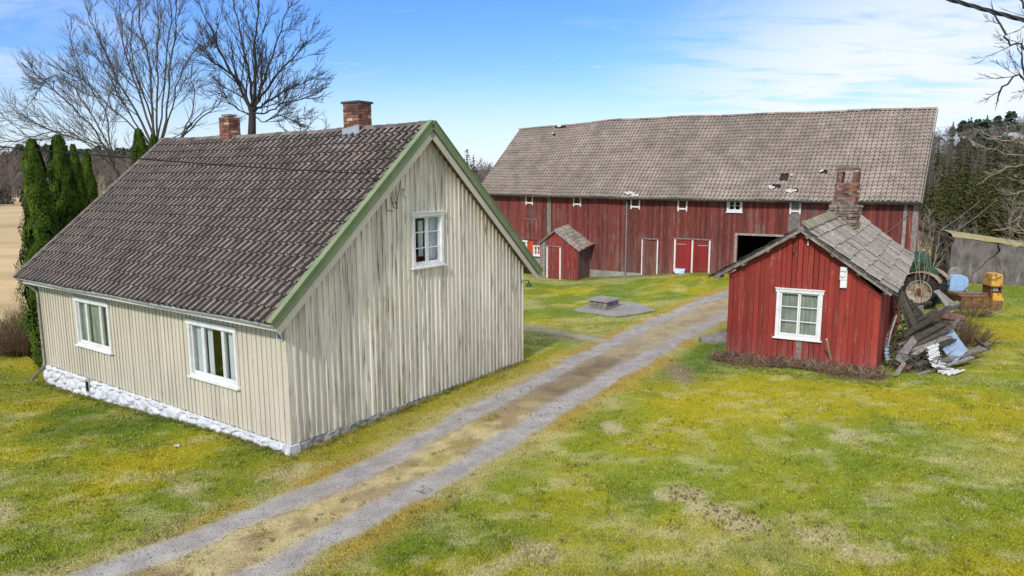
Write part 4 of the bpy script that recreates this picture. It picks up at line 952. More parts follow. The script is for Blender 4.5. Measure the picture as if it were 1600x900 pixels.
for S_, D_, N_ in ((Sr, dR, Nsr), (Sl, dL, Nsl)):
    g = MB(); g.warp = swarp
    for m_ in range(4):
        g.plank(sa+S_*(D_*m_/4)-N_*.12-SSz*.03, sa+S_*(D_*(m_+1)/4+.02)-N_*.13-SSz*.03, .028, .11, N_)
    g.build('verge_board', M_greywood, sroof)
    g = MB(); g.warp = swarp
    for m_ in range(9): 
        p = sa+S_*(D_*(m_+.5)/9)-N_*.07-SSz*.06; g.plank(p, p+S_*(D_/9*.9)+N_*.01, .05, .022, N_)
    g.build('verge_batten', M_darkwood, sroof)
    g = MB()
    for m_ in range(4): p = sa+S_*(D_*(m_*.28+.10))-N_*.16-SSz*.02; g.box(p, S_*.09, SSz*.4, -N_*.07)
    g.build('purlin', M_greywood, sroof)
# leaning ruined chimney
cb0 = SP(2.25, 4.75, 3.75); lean = V(.05, 0, 0); g = MB(); co = MB()
lo = MB(); 
bricks(g, co, cb0+Z*.85+lean*.85, SF, SS, .68, .54, 0, .72, lean, rough=.022, miss=.05)
sch = g.build('chimney', M_brick, shed); co.build('mortar', M_mortar, sch)
g = MB(); rs = random.Random(5)
for side, (p, q, wl, dl) in enumerate(((SF, SS, .82, .62), (SS, -SF, .62, .82), (-SF, -SS, .82, .62), (-SS, SF, .62, .82))):
    for r in range(10):
        for k in range(int(wl/.17)+1):
            c = cb0+lean*(r*.10)+Z*(r*.10-.15)+p*(-wl/2+k*.17+rs.uniform(-.03, .03))-q*(dl/2-.03+rs.uniform(-.02, .02))
            s = rs.uniform(.10, .19); e = rs.uniform(.05, .10)
            g.cbox(c, p*s+Z*rs.uniform(-.03, .03), q*.14, Z*e+p*rs.uniform(-.03, .03), rs.random())
g.build('rubble_base', mat('brown_rubble', (.27, .21, .165), (.16, .125, .10), 9, (1, 1, 1), .35, .95, .6), sch)
g = MB(); g.cbox(cb0+Z*.40, SF*.72, SS*.50, Z*1.1); g.build('mortar', M_mortar, sch)
t0 = cb0+Z*1.555+lean*1.555
g = MB(); g2 = MB()
for sgn in (-1, 1):
    g = MB(); g2 = MB(); bricks(g, g2, t0+SF*(.25*sgn), SF, SS, .17, .48, 0, .40, lean, rough=.014); g.build('flue_pier', M_brick, sch); g2.build('mortar', M_mortar, sch)
g = MB()
for k, (a, b, h) in enumerate(((-.36, -.1, .08), (-.15, .2, .14), (.12, .37, .09), (-.3, .05, .2), (0, .3, .19))): g.hexa([t0+SF*a-SS*.28+Z*(.40+(.07 if k > 2 else 0)), t0+SF*b-SS*.28+Z*(.40+(.09 if k > 2 else .02)), t0+SF*b+SS*.28+Z*.42, t0+SF*a+SS*.28+Z*.42, t0+SF*(a+.04)-SS*.24+Z*(.40+h), t0+SF*(b-.05)-SS*.25+Z*(.42+h), t0+SF*(b-.04)+SS*.24+Z*(.40+h), t0+SF*(a+.03)+SS*.24+Z*(.42+h)])
g.build('cap_stones', mat('sooty_cap_stone', (.20, .15, .11), (.11, .08, .06), 9, (1, 1, 1), .3, .95, .6), sch)

# ================================================================== WELL
wz = .04
SLB = [(2.62, 30.11), (4.2, 28.6), (5.2, 29.15), (6.1, 29.72), (5.46, 31.35), (3.9, 31.9)]
g = MB(); g.poly_ext([V(a, b, H1(a, b)-.05) for a, b in SLB], Z*.11); tag(g.build('paving_slab', M_slab), 'cracked grey concrete apron around the well', 'slab')
wc = gnd(945, 487); wx = nrm(V(4.02-3.35, 29.84-30.43, 0)); wy = V(-wx[1], wx[0], 0); wo = V(3.35, 30.43, H1(3.5, 30.3)+.05)
well = empty('well', tuple(wo), 'low stone well box with a grey slab lid on the yard', 'well')
g = MB(); W_ = .92
for r in range(2):
    for k in range(4):
        for (s, p, q) in ((wo, wx, wy), (wo+wx*W_, wy, -wx), (wo+(wx+wy)*W_, -wx, -wy), (wo+wy*W_, -wy, wx)):
            off = .0 if r else .1; a = max(0, k*.23-off); b = min(W_, k*.23+.22-off if k < 3 else W_); g.box(s+p*a+Z*(r*.18)+q*RNG.uniform(0, .02), p*(b-a-.01), q*.15, Z*.17)
g.build('wall', M_stone, well)
g = MB(); g.box(wo-wx*.07-wy*.07+Z*.36, wx*(W_+.14), wy*(W_+.14), Z*.07); ld = g.build('lid', M_slab, well)
g = MB(); g.box(wo+wx*.2+wy*.2+Z*.431, wx*.55, wy*.5, Z*.035); g.build('hatch', M_greywood, ld)

# ================================================================== CONCRETE RAMP, BRIDGE, BANK
RA = V(23.3, 37.5, 0); RB = V(36.3, 32.7, 0); rd_ = nrm(RB-RA); rn_ = V(-rd_[1], rd_[0], 0)
ztop = lambda s: 2.56-.150*s if s < 9 else 1.21-.09*(s-9)
g = MB(); N_ = 26
for k in range(N_):
    s0, s1 = 13.8*k/N_, 13.8*(k+1)/N_
    g.hexa([RA+rd_*s0-Z*.3, RA+rd_*s1-Z*.3, RA+rd_*s1+rn_*.25-Z*.3, RA+rd_*s0+rn_*.25-Z*.3, RA+rd_*s0+Z*ztop(s0), RA+rd_*s1+Z*ztop(s1), RA+rd_*s1+rn_*.25+Z*ztop(s1), RA+rd_*s0+rn_*.25+Z*ztop(s0)], .5)
g.box(RA-rn_*0-rd_*.0-Z*.3, -rd_*.03, rn_*4.2, Z*2.8)
rw = g.build('retaining_wall', M_concd); tag(rw, 'dark cracked concrete retaining wall beside the barn', 'wall')
g = MB()
def crack(pts):
    for (s0, z0, w0), (s1, z1, w1) in zip(pts[:-1], pts[1:]):
        o = -rn_*.004; g.quad(RA+rd_*(s0-w0)+Z*z0+o, RA+rd_*(s0+w0)+Z*z0+o, RA+rd_*(s1+w1)+Z*z1+o, RA+rd_*(s1-w1)+Z*z1+o)
crack([(2.05, 2.24, .02), (2.10, 2.05, .05), (2.16, 1.9, .05), (2.02, 1.7, .03), (1.8, 1.5, .03), (1.62, 1.35, .02), (1.5, 1.1, .02), (1.2, .8, .012), (1.0, .6, .01)])
crack([(1.95, 1.62, .01), (2.15, 1.4, .012), (2.25, 1.1, .01), (2.4, .8, .008)])
crack([(2.2, 1.66, .006), (2.8, 1.55, .008), (3.4, 1.42, .008), (4.2, 1.30, .008)])
crack([(2.2, 2.0, .006), (3.0, 1.9, .008), (4.6, 1.65, .006)])
g.build('crack', M_black, rw)
X = np.linspace(0, 13.8, 60); Y = np.linspace(0, 5.5, 16); P = []; 
for s in X:
    for w in Y:
        p = RA+rd_*s+rn_*(.02+w); e = sst(0, .5, w)*(1-sst(4.2, 5.5, w))
        P.append(V(p[0], p[1], (ztop(s)+.02+.16*e+.09*float(fbm(np.array([s]), np.array([w]), .7, 3)[0]-.4))*(1-sst(4.4, 5.5, w))))
F_ = [[i*16+j, (i+1)*16+j, (i+1)*16+j+1, i*16+j+1] for i in range(59) for j in range(15)]
tag(fast_mesh('grass_bank', np.array(P), np.array(F_), M_bgrass, smooth=True), kind='structure')
br = empty('ruined_bridge', tuple(at(1455, 440, 38)), 'collapsing dark timber barn bridge between barn and concrete wall', 'bridge')
g = MB(); 
for k, (a, b) in enumerate((((1426, 354, 38.4), (1492, 379, 37.4)), ((1432, 359, 38.8), (1494, 384, 37.8)), ((1428, 356, 39.4), (1496, 375, 38.4)))): g.tube([at(*a), at(*b)], .10, 7)
bm_ = g.build('beam', M_darkwood, br)
g = MB()
for k in range(9): p = at(1432+k*6.5, 353+k*2.6, 38.5); g.plank(p, p+rn_*1.8+V(.2, 0, RNG.uniform(-.15, .1)), .20, .05)
g.build('deck_plank', M_darkwood, br)
for a, b, w in (((1452, 375, 37.6), (1466, 432, 37.2), .14), ((1478, 378, 37.7), (1484, 442, 37.3), .15), ((1442, 430, 38), (1488, 382, 37.5), .13), ((1446, 412, 38.3), (1486, 376, 38), .10), ((1448, 380, 38.5), (1450, 440, 38), .12), ((1455, 385, 37.8), (1482, 398, 37.5), .08), ((1462, 398, 38.4), (1473, 445, 38), .2), ((1470, 420, 38), (1492, 400, 37.6), .09)):
    g = MB(); g.plank(at(*a), at(*b), w, w*.8); g.build('timber_post', M_darkwood, br)
for a, b, l in (((1458, 371, 38), (1588, 262, 75), 'lower'), ((1477, 374, 38), (1592, 279, 70), 'upper')):
    g = MB(); g.tube(sagline(at(*a), at(*b), .5, 20), .014, 4)
    tag(g.build('stay_wire', M_wire), 'pale stay wire rising from the bridge end, %s of the pair' % ('left' if l == 'lower' else 'right'), 'wire')
for dz, l in ((0, 'upper'), (-1.0, 'lower')):
    g = MB(); g.tube([at(1400, 212, 90)+Z*dz*1.1, at(1700, 175, 90)+Z*dz*.8], .016, 4); tag(g.build('power_line', M_wire), 'thin %s power line in the sky above the right hillside' % l, 'power line')

# ================================================================== TRACTOR under tarp
th_ = gnd(1438, 490); hub = at(1437, 463, 30.0); tf = nrm(V(-.80, .60, 0)); tl_ = V(-tf[1], tf[0], 0); tl_ = -tl_ if tl_[1] > 0 else tl_  # toward camera
trac = empty('tractor', (hub[0], hub[1], 0), 'old green tractor with big rear wheel half hidden under a tarp', 'tractor')
gzT = H1(hub[0], hub[1]); R_ = .76; hub = V(hub[0], hub[1], gzT+R_-.04)
def wheel(c, ax, R, w, n=22):
    g = MB(); g.lathe(c-ax*w/2, ax, [(R*.62, .02), (R*.80, 0), (R*.93, .03), (R*.965, w*.25), (R*.97, w*.5), (R*.965, w*.75), (R*.93, w-.03), (R*.80, w), (R*.62, w-.02)], 36, .5)
    x = nrm(cross(ax, Z)); y = cross(ax, x)
    for k in range(n*2):
        a = pi*k/n; e = (1 if k % 2 else -1); r = x*cos(a)+y*sin(a); tt = -x*sin(a)+y*cos(a)
        p = c+r*R*.955; g.plank(p+tt*.02, p+ax*e*w*.52+tt*.13-r*.02, .05, .07, r)
    wh = g.build('wheel', M_rubber, trac, True)
    g = MB(); g.lathe(c-ax*0, ax, [(R*.64, w*.42), (R*.66, w*.5), (R*.60, w*.5), (R*.56, w*.30), (R*.46, w*.22), (R*.30, w*.20), (R*.2, w*.30), (.001, w*.32)], 32, .5); g.lathe(c, -ax, [(R*.64, w*.42), (R*.60, w*.5), (R*.5, w*.1), (.001, w*.1)], 24, .5)
    rim = g.build('rim', M_rimrust, wh, True)
    g = MB(); g.lathe(c, ax, [(R*.20, w*.31), (R*.18, w*.42), (R*.06, w*.5), (.001, w*.5)], 14)
    for k in range(8): a = k*pi/4; p = c+(x*cos(a)+y*sin(a))*R*.27+ax*w*.22; g.tube([p, p+ax*.03], .018, 6)
    g.build('hub', M_rust, rim)
axl = nrm(tl_*.97+V(-.12, 0, 0))
wheel(hub, axl, R_, .42); wheel(hub-axl*1.45, axl, R_, .42)
fw = hub+tf*2.0-axl*.15; fw[2] = gzT+.36; wheel(fw, axl, .38, .2, 12); wheel(fw-axl*1.15, axl, .38, .2, 12)
bc = hub-axl*.72
g = MB(); g.cbox(bc+tf*1.1+Z*.25, tf*2.4, axl*.5, Z*.5); g.cbox(bc+tf*1.6+Z*.62, tf*1.5, axl*.56, Z*.5); g.cbox(bc+Z*.05, tf*.6, axl*1.1, Z*.4); g.build('body', M_tgreen, trac)
g = MB(); ns = 12; 
for s_, o_ in ((0, 0), (1, -1.45)):
    i = len(g.v)
    for k in range(ns+1):
        a = pi*(.10+.72*k/ns); 
        rr = R_*1.16; c = hub+axl*o_+tf*(-cos(a)*rr*-1)*1+Z*sin(a)*rr
        g.v.extend([c+axl*.2, c-axl*.26, c+axl*.2-Z*.06, c-axl*.26-Z*.06])
    for k in range(ns):
        b = i+4*k; g.f += [(b, b+1, b+5, b+4), (b, b+4, b+6, b+2), (b+2, b+6, b+7, b+3)]; g.t += [.5, .5, .5]
g.build('fender', mat('pale_worn_fender', (.40, .30, .22), (.25, .16, .1), 6), trac)
g = MB(); g.tube([bc+tf*.1+Z*.6, bc+tf*.1+Z*.9], .03, 6); g.cbox(bc-tf*.05+Z*.92, tf*.4, axl*.45, Z*.08); g.build('seat', M_rubber, trac)
# tarp: draped lumpy surface
def blob(c, ex, ey, ez, rx, ry, rz, n=26, m=18, rough=.18, seed=1, cut=-.9):
    vs = []; fsx = []
    for j in range(m+1):
        ph = -pi/2*(-cut)+ (pi/2+pi/2*(-cut))*j/m
        for i in range(n):
            a = 2*pi*i/n; d = V(cos(a)*cos(ph), sin(a)*cos(ph), sin(ph))
            k = 1+rough*(float(fbm(np.array([d[0]*1.7+seed*3+5]), np.array([d[1]*1.7+d[2]*2.3+seed+9]), .7, 3)[0])-.5)*2+.06*sin(a*7+seed)*cos(ph)+.5*rough*(float(fbm(np.array([d[0]*2+d[1]*3+seed]), np.array([d[2]*3+seed]), .16, 2)[0])-.5)
            vs.append(c+ex*d[0]*rx*k+ey*d[1]*ry*k+ez*d[2]*rz*k)
    for j in range(m):
        for i in range(n): fsx.append((j*n+i, j*n+(i+1) % n, (j+1)*n+(i+1) % n, (j+1)*n+i))
    return vs, fsx
tarp = MB()
for c, rx, ry, rz, sd_ in ((at(1434, 416, 30.3), .45, .5, .52, 1), (at(1449, 436, 30.2), .36, .5, .48, 2), (at(1459, 458, 30.1), .24, .42, .60, 3), (at(1414, 426, 30.8), .6, .5, .34, 4)):
    v_, f_ = blob(c, tf, axl, Z, rx, ry, rz, seed=sd_, rough=.34); i = len(tarp.v); tarp.v += v_; tarp.f += [tuple(i+q for q in t) for t in f_]; tarp.t += [.5]*len(f_)
tag(tarp.build('tarpaulin', M_tarp, None, True), 'crumpled dark green tarp draped over the old tractor', 'tarp')

# ================================================================== BLUE AND YELLOW MACHINES
def bar_(g, a, b, w, h=None): g.plank(at(*a), at(*b), w, h or w)
bp = gnd(1498, 480); D0 = bp[1]
vx = nrm(V(1, -.15, 0)); vy = V(.15, 1, 0)
cm_ = empty('blue_implement', tuple(bp), 'light blue rounded steel hood on a farm implement behind the tractor', 'implement')
g = MB(); c = at(1497, 466, D0); hw, hh = .37, .88
prof = [(-hw, 0), (-hw, hh*.80), (-hw*.78, hh*.96), (-hw*.5, hh), (hw*.5, hh), (hw*.78, hh*.96), (hw, hh*.80), (hw, 0)]
g.poly_ext([c+vx*a+Z*b for a, b in prof], vy*.35+Z*.02); 
for a in (-.12, .2): g.box(c+vx*a-vy*.02+Z*.1, vx*.015, vy*.02, Z*.7)
g.build('hood', M_blue, cm_)
g = MB(); g.poly_ext([c+vx*a+Z*b+vy*.03 for a, b in ((-.3, .0), (.3, .0), (.22, -.14), (.05, -.30), (-.06, -.30), (-.25, -.12))], vy*.28); g.build('frame', M_rust, cm_)
g = MB(); g.tube([at(1466, 447, D0), at(1484, 447, D0)], .035, 6); g.tube([at(1467, 451, D0), at(1482, 451, D0)], .025, 6); g.tube([c-Z*.28, V(c[0], c[1], bp[2])], .04, 6); g.build('drawbar', M_zinc, cm_)
g = MB(); g.lathe(at(1491, 430, D0+1.2), -vy, [(.001, 0), (.26, 0), (.27, .04), (.2, .08), (.001, .08)], 20); g.build('disc', M_stone, cm_)
g = MB(); bar_(g, (1477, 452, D0), (1481, 470, D0), .14); bar_(g, (1484, 462, D0-.2), (1484, 476, D0-.2), .12); g.build('bracket', M_yellow, cm_)
mp = gnd(1553, 488); D1 = mp[1]
mow = empty('yellow_machine', tuple(mp), 'rusty yellow snow blower with upright housing at the lawn edge', 'machine')
zb = mp[2]; A_ = at(1500, 488, D1); B_ = at(1551, 487, D1-.1)
g = MB(); a0 = V(A_[0], A_[1], zb); b0 = V(B_[0], B_[1], zb); ln_ = b0-a0; dp_ = V(-.1, 1, 0)
P0 = [(0, .0), (0, .50), (.25, .62), (.9, .66), (1.0, .5), (1.0, .0)]
g.poly_ext([a0+dp_*p+Z*q for p, q in P0], ln_)
mw_ = g.build('rotor_housing', M_rustyel, mow)
g = MB(); g.box(a0+Z*.505-dp_*.01, ln_, dp_*.03, Z*.05); g.box(a0-dp_*.02, ln_*.03, dp_*1, Z*.55); g.box(a0+ln_*.33-dp_*.02, ln_*.02, dp_*.03, Z*.5); g.box(a0+ln_*.66-dp_*.02, ln_*.02, dp_*.03, Z*.5); g.build('rib', M_rust, mow)
g = MB(); g.box(a0+ln_*.02+dp_*.2+Z*.63, ln_*.9, dp_*.6, Z*.03); g.build('deck', M_bgrass if False else M_greywood, mow)
g = MB(); g.tube([a0+ln_*.25+dp_*.4+Z*.66, a0+ln_*.5+dp_*.6+Z*.85], .03, 5); g.build('lever', M_rust, mow)
c = at(1555, 487, D1-.15); c = V(c[0], c[1], zb); w = .62
def pbox(g, x0, x1, z0, z1, y0=-.05, y1=.75, tx=0): g.hexa([c+vx*x0*.68+vy*y0+Z*z0*.93, c+vx*x1*.68+vy*y0+Z*z0*.93, c+vx*x1*.68+vy*y1+Z*z0*.93, c+vx*x0*.68+vy*y1+Z*z0*.93, c+vx*(x0+tx)*.68+vy*(y0+abs(tx))+Z*z1*.93, c+vx*(x1-tx*.2)*.68+vy*(y0+abs(tx))+Z*z1*.93, c+vx*(x1-tx*.2)*.68+vy*y1+Z*z1*.93, c+vx*(x0+tx)*.68+vy*y1+Z*z1*.93])
g = MB(); pbox(g, -.30, .34, 0, .42); g.build('skid_box', M_rustyel, mow)
g = MB(); pbox(g, -.26, .36, .43, .58, -.08); pbox(g, -.22, .30, .58, .76, 0, .7, .03); g.build('gearbox', M_yellow, mow)
g = MB(); pbox(g, -.36, -.30, .5, 1.1, 0, .7); pbox(g, .20, .26, .75, 1.06, 0, .7); pbox(g, -.30, .20, .80, 1.05, .12, .6); g.build('frame', M_rust, mow)
g = MB(); pbox(g, -.17, .13, .86, 1.0, .10, .118); g.build('label_plate', M_hwhite, mow)
g = MB(); pbox(g, -.40, .27, 1.08, 1.62, -.05, .65, .07); g.build('upright_housing', M_yellow, mow)
g = MB(); pbox(g, -.42, .29, 1.04, 1.09, -.07, .67); g.build('edge_band', M_rust, mow)

# ================================================================== DEBRIS beside the shed
GP = 'old planks heaped beside the shed'
dark_l = 'dark rotten plank leaning on the right wall of the red shed'
def plk(a, b, w, h, m_, label, up=None, nm='plank'):
    g = MB(); p, q = at(*a), at(*b); n = 5; d = q-p
    r = [RNG.uniform(-.012, .012, 3) for _ in range(n+1)]
    t = random.random()
    dd = nrm(d); u_ = Z if up is None else up; sd = nrm(cross(dd, u_)); u2 = cross(sd, dd)
    i = len(g.v)
    for k in range(n+1):
        c = p+d*k/n+r[k]; ww = w*(1+RNG.uniform(-.12, .12)); e = RNG.uniform(-.05, .05)*(k in (0, n))
        for sx, sy in ((-1, -1), (1, -1), (1, 1), (-1, 1)): g.v.append(c+sd*ww/2*sx+u2*h/2*sy+dd*e*sx)
    for k in range(n):
        b0 = i+4*k
        for j in range(4): g.f.append((b0+j, b0+(j+1) % 4, b0+4+(j+1) % 4, b0+4+j)); g.t.append(t)
    g.f += [(i, i+1, i+2, i+3), (i+4*n, i+4*n+1, i+4*n+2, i+4*n+3)]; g.t += [t, t]
    return tag(g.build(nm, m_), label, 'plank', GP)
_rp = random.Random(2)
for k in range(11): plk((1394+k*2.9+_rp.uniform(-3, 3), 446+k*2.6+_rp.uniform(-6, 6), 22.6+.10*k), (1424+k*4.4+_rp.uniform(-5, 5), 556-k*3, 22.0+.12*k), _rp.uniform(.15, .25), .035, M_darkwood, dark_l, V(.8, -.6, 0))
HL = 'broken grey plank lying in the heap beside the shed'
rj = random.Random(3)
for k in range(13):
    x, y = 1392+rj.random()*28, 575-k*5-rj.random()*6; L_ = rj.uniform(40, 95); D_ = 20.3+k*.22
    plk((x, y, D_), (x+L_, y-L_*rj.uniform(.32, .62), D_+rj.uniform(.3, 1.3)), rj.uniform(.12, .24), .045, M_darkwood if k % 3 else M_greywood, HL if k % 3 == 0 else 'dark broken plank lying in the heap beside the shed')
rj = random.Random(9)
for k in range(12):
    x, y = 1402+rj.random()*30, 583-k*2.2; L_ = rj.uniform(30, 60)
    plk((x, y, 20.2+k*.12), (x+L_, y-L_*rj.uniform(-.02, .3), 20.6+k*.16), rj.uniform(.10, .20), .05, M_greywood if k % 2 else M_darkwood, HL if k % 2 else 'dark broken plank lying in the heap beside the shed')
rj = random.Random(14)
for k in range(12):
    x, y = 1398+rj.random()*22, 548-k*5.5; L_ = rj.uniform(35, 75); D_ = 21.4+k*.22
    plk((x, y, D_), (x+L_, y-L_*rj.uniform(-.35, .5), D_+rj.uniform(.2, 1.0)), rj.uniform(.10, .2), .045, M_darkwood if k % 3 != 1 else M_greywood, HL if k % 3 == 1 else 'dark broken plank lying in the heap beside the shed')
plk((1402, 568, 20.2), (1428, 533, 21.0), .22, .03, M_greywood, 'wide pale grey board on top of the plank heap', V(0, -1, .5))
plk((1384, 545, 20.8), (1399, 497, 21.4), .16, .04, M_greywood, 'pale board standing on edge at the shed corner', V(1, 0, 0))
plk((1400, 590, 19.6), (1412, 570, 20.0), .12, .04, M_greywood, 'short pale board end sticking out at the front of the heap')
plk((1474, 567, 20.5), (1538, 549, 21.6), .20, .05, M_greywood, 'long grey plank lying on the lawn beside the corrugated sheet')
plk((1478, 575, 20.3), (1520, 562, 20.9), .14, .04, M_greywood, 'narrower grey plank lying along the long lawn plank')
for a_, b_, w_, l_ in (((1500, 560, 21.0), (1545, 540, 22.6), .15, 'weathered board lying furthest right beside the dead bush'), ((1432, 590, 19.8), (1470, 578, 20.3), .10, 'thin broken lath lying on the grass in front of the heap'), ((1440, 532, 22.4), (1478, 506, 23.4), .2, 'wide dark board resting against the drum'), ((1462, 545, 21.6), (1500, 500, 23.2), .12, 'narrow board pointing up towards the drum lid')):
    plk(a_, b_, w_, .045, M_greywood if 'dark' not in l_ else M_darkwood, l_)
plk((1525, 535, 22.6), (1544, 550, 21.6), .07, .07, M_darkwood, 'dark pole end sticking out of the dead bush')
plk((1462, 458, 29.0), (1494, 484, 28.2), .26, .04, M_greywood, 'grey board propped between tractor wheel and blue implement', V(0, -.7, .7))
plk((1468, 464, 28.6), (1487, 492, 27.4), .2, .04, M_greywood, 'lower grey board propped behind the tractor wheel', V(0, -.7, .7))
# dark interior clutter of the heap (twigs, rot)
def twigpile(name, cfun, n, m_, lab, cat, lmin=.15, lmax=.6, r=.006, up=.25, seg=3, seed=0, kind=None):
    R = np.random.RandomState(seed); g = MB()
    for k in range(n):
        c = cfun(R); a = R.uniform(0, 2*pi); L_ = R.uniform(lmin, lmax); d = V(cos(a), sin(a), R.uniform(-.1, 1)*up*2); pts = [c]
        for j in range(seg-1): d = nrm(d+R.uniform(-.35, .35, 3)); pts.append(pts[-1]+d*L_/(seg-1))
        g.tube(pts, [r*R.uniform(.7, 1.4)]*(seg-1)+[r*.4], 3, R.rand())
    return tag(g.build(name, m_), lab, cat, kind=kind)
def heapf(R):
    t = R.rand(); x = 1385+R.rand()*80; y = 590-R.rand()*50; p = gnd(x, y); return p+Z*R.rand()*.45
twigpile('brush_tangle', heapf, 260, M_darkwood, 'dark tangle of twigs and rot under the plank heap', 'brush', .2, .8, .014, .3, 3, 3, 'stuff')
# corrugated sheets
def corr(name, m_, C, Rv, nseg, length, amp, label, thick=.004):
    """C: list of pts of the curved cross-section; Rv rib direction"""
    C = [np.asarray(c) for c in C]; dist = [0]
    for a, b in zip(C[:-1], C[1:]): dist.append(dist[-1]+np.linalg.norm(b-a))
    T = dist[-1]; n = nseg; g = MB(); row = []
    for k in range(n+1):
        s = T*k/n; j = min(max(0, int(np.searchsorted(dist, s))-1), len(C)-2); f = (s-dist[j])/(dist[j+1]-dist[j]); p = C[j]*(1-f)+C[j+1]*f; d = nrm(C[j+1]-C[j]); nn = nrm(cross(d, Rv))
        ph = (s % .15)/.15; h = amp*(1 if ph < .38 else (1-(ph-.38)/.12 if ph < .5 else (0 if ph < .88 else (ph-.88)/.12)))
        row.append(p+nn*h)
    i = len(g.v)
    for p in row: g.v += [p, p+Rv*length*.5, p+Rv*length]
    for k in range(n):
        b = i+3*k; g.f += [(b, b+3, b+4, b+1), (b+1, b+4, b+5, b+2)]; g.t += [.5, .5]
    return tag(g.build(name, m_), label, 'metal sheet')
C1 = [at(1449, 545, 20.9), at(1448, 556, 20.7), at(1452, 568, 20.45), at(1459, 578, 20.2), at(1468, 586, 19.95), at(1482, 589, 19.75), at(1490, 587, 19.75)]
corr('corrugated_sheet', M_steelw, C1, nrm(at(1478, 538, 21.3)-at(1449, 548, 20.8)), 90, .62, -.035, 'curled white corrugated steel sheet at the front of the heap')
C2 = [at(1457, 546, 21.2), at(1477, 530, 21.9), at(1488, 512, 22.7)]; C2b = [at(1486, 512, 22.7), at(1498, 532, 21.9), at(1512, 550, 21.1)]
corr('corrugated_sheet', M_steelb, C2b, nrm(at(1452, 545, 21.5)-at(1487, 514, 22.6)), 80, 1.15, .03, 'bluish corrugated steel sheet lying behind the white curled one')
C3 = [at(1386, 522, 21.2), at(1382, 540, 20.9), at(1381, 556, 20.6), at(1384, 568, 20.3)]
corr('corrugated_sheet', M_steelb, C3, nrm(at(1398, 520, 21.6)-at(1386, 524, 21.2)), 60, .28, .03, 'small bluish corrugated scrap standing at the shed corner')
g = MB(); p = gnd(1396, 580)+Z*.03; q = gnd(1420, 588)+Z*.02
i = 0
for k in range(8):
    for j in range(4): g.v.append(p+(q-p)*(j/3)+V(.35, .30, 0)*(k/7)*.9+Z*(.07*sin(pi*k/7)+.02)+V(0, 0, .02*j))
for k in range(7):
    for j in range(3): g.f.append((k*4+j, k*4+j+1, (k+1)*4+j+1, (k+1)*4+j)); g.t.append(.5)
tag(g.build('roof_tile', M_terra), 'orange terracotta tile fallen in front of the plank heap', 'tile')
# flower pots / bricks at the shed foot
for k, (px_, py_, hh_) in enumerate(((1321, 575, .42), (1342, 577, .36), (1355, 577, .40))):
    p = gnd(px_, py_+2)-SS*-.12; g = MB(); g.box(p-SF*.16-SS*.05, SF*.34, SS*.14, Z*hh_); g.box(p-SF*.12-SS*.055+Z*hh_, SF*.28, SS*.13, Z*.05)
    tag(g.build('stone_block', mat('rust_brown_stone%d' % k, (.26, .13, .10), (.17, .09, .07), 6, (1, 1, 1), .2, .95, .5)), ['leftmost brown stone block leaning at the shed foot', 'lowest brown stone block, the middle of three at the shed foot', 'brown stone block nearest the shed corner'][k], 'stone block')
g = MB(); g.plank(gnd(1301, 577)+Z*.02-SS*.1, at(1291, 533, 20.0), .045, .04); tag(g.build('stick', mat('pale_stick', (.5, .42, .33), None, 5)), 'pale thin stick leaning on the red shed wall', 'stick')
# drum with rusty lid
bp_ = gnd(1487, 519); drum = empty('drum', tuple(bp_), 'old drum with a domed rusty lid in the dead bush', 'drum')
g = MB(); g.lathe(bp_, Z, [(.001, 0), (.36, 0), (.37, .2), (.355, .21), (.37, .22), (.37, .42), (.35, .43), (.001, .43)], 26); g.build('body', mat('flaky_blue_drum', (.20, .24, .28), (.22, .13, .09), 5, (1, 1, 1), .1, .8, layers=[((.4, .4, .38), 6, (1, 1, 1), .56, .66, .6)]), drum, True)
g = MB(); g.lathe(bp_, Z, [(.44, .44), (.45, .47), (.36, .54), (.2, .59), (.001, .60)], 28); g.build('lid', mat('pinkish_rust_lid', (.24, .115, .085), (.17, .08, .06), 7, (1, 1, 1), .1, .85, .3), drum, True)
# ================================================================== BRUSH, BUSHES, STONES
def footf(R):
    u = R.uniform(-.35, 4.5); w = -R.rand()**1.5*.95*(.75+.3*sin(u*2.1))-.02; p = SP(u, w, 0); return V(p[0], p[1], H1(p[0], p[1])+R.rand()*.22*max(0, 1+w))
twigpile('dead_brush', footf, 3600, M_brush, 'dead brown brush lying along the foot of the red shed', 'brush', .08, .38, .0048, .22, 3, 5, 'stuff')
def footg(R):
    u = R.uniform(-.3, 4.6); w = -R.rand()*.6-.02; p = SP(u, w, 0); return V(p[0], p[1], H1(p[0], p[1])+R.rand()*.1)
twigpile('dry_stems', footg, 420, M_twigt, 'pale dry stems mixed into the dead brush at the shed foot', 'stems', .15, .45, .006, .8, 3, 6, 'stuff')
def rock(name, c, r, lab, sq=(1, 1, .5), seed=1, n=22):
    v_, f_ = blob(c, V(1, 0, 0), V(0, 1, 0), Z, r*sq[0], r*sq[1], r*sq[2], n, 12, .35, seed, -.2); g = MB(); g.v = v_; g.f = f_; g.t = [.5]*len(f_)
    return tag(g.build(name, M_stone, None, True), lab, 'stone')
rock('boulder', gnd(1118, 536)-Z*.05, .55, 'low grey boulder in the grass left of the red shed', (1.1, .7, .5), 3)
rock('boulder', gnd(1131, 530)-Z*.02, .35, 'smaller stone beside the boulder touching the shed corner', (1, .8, .8), 6)
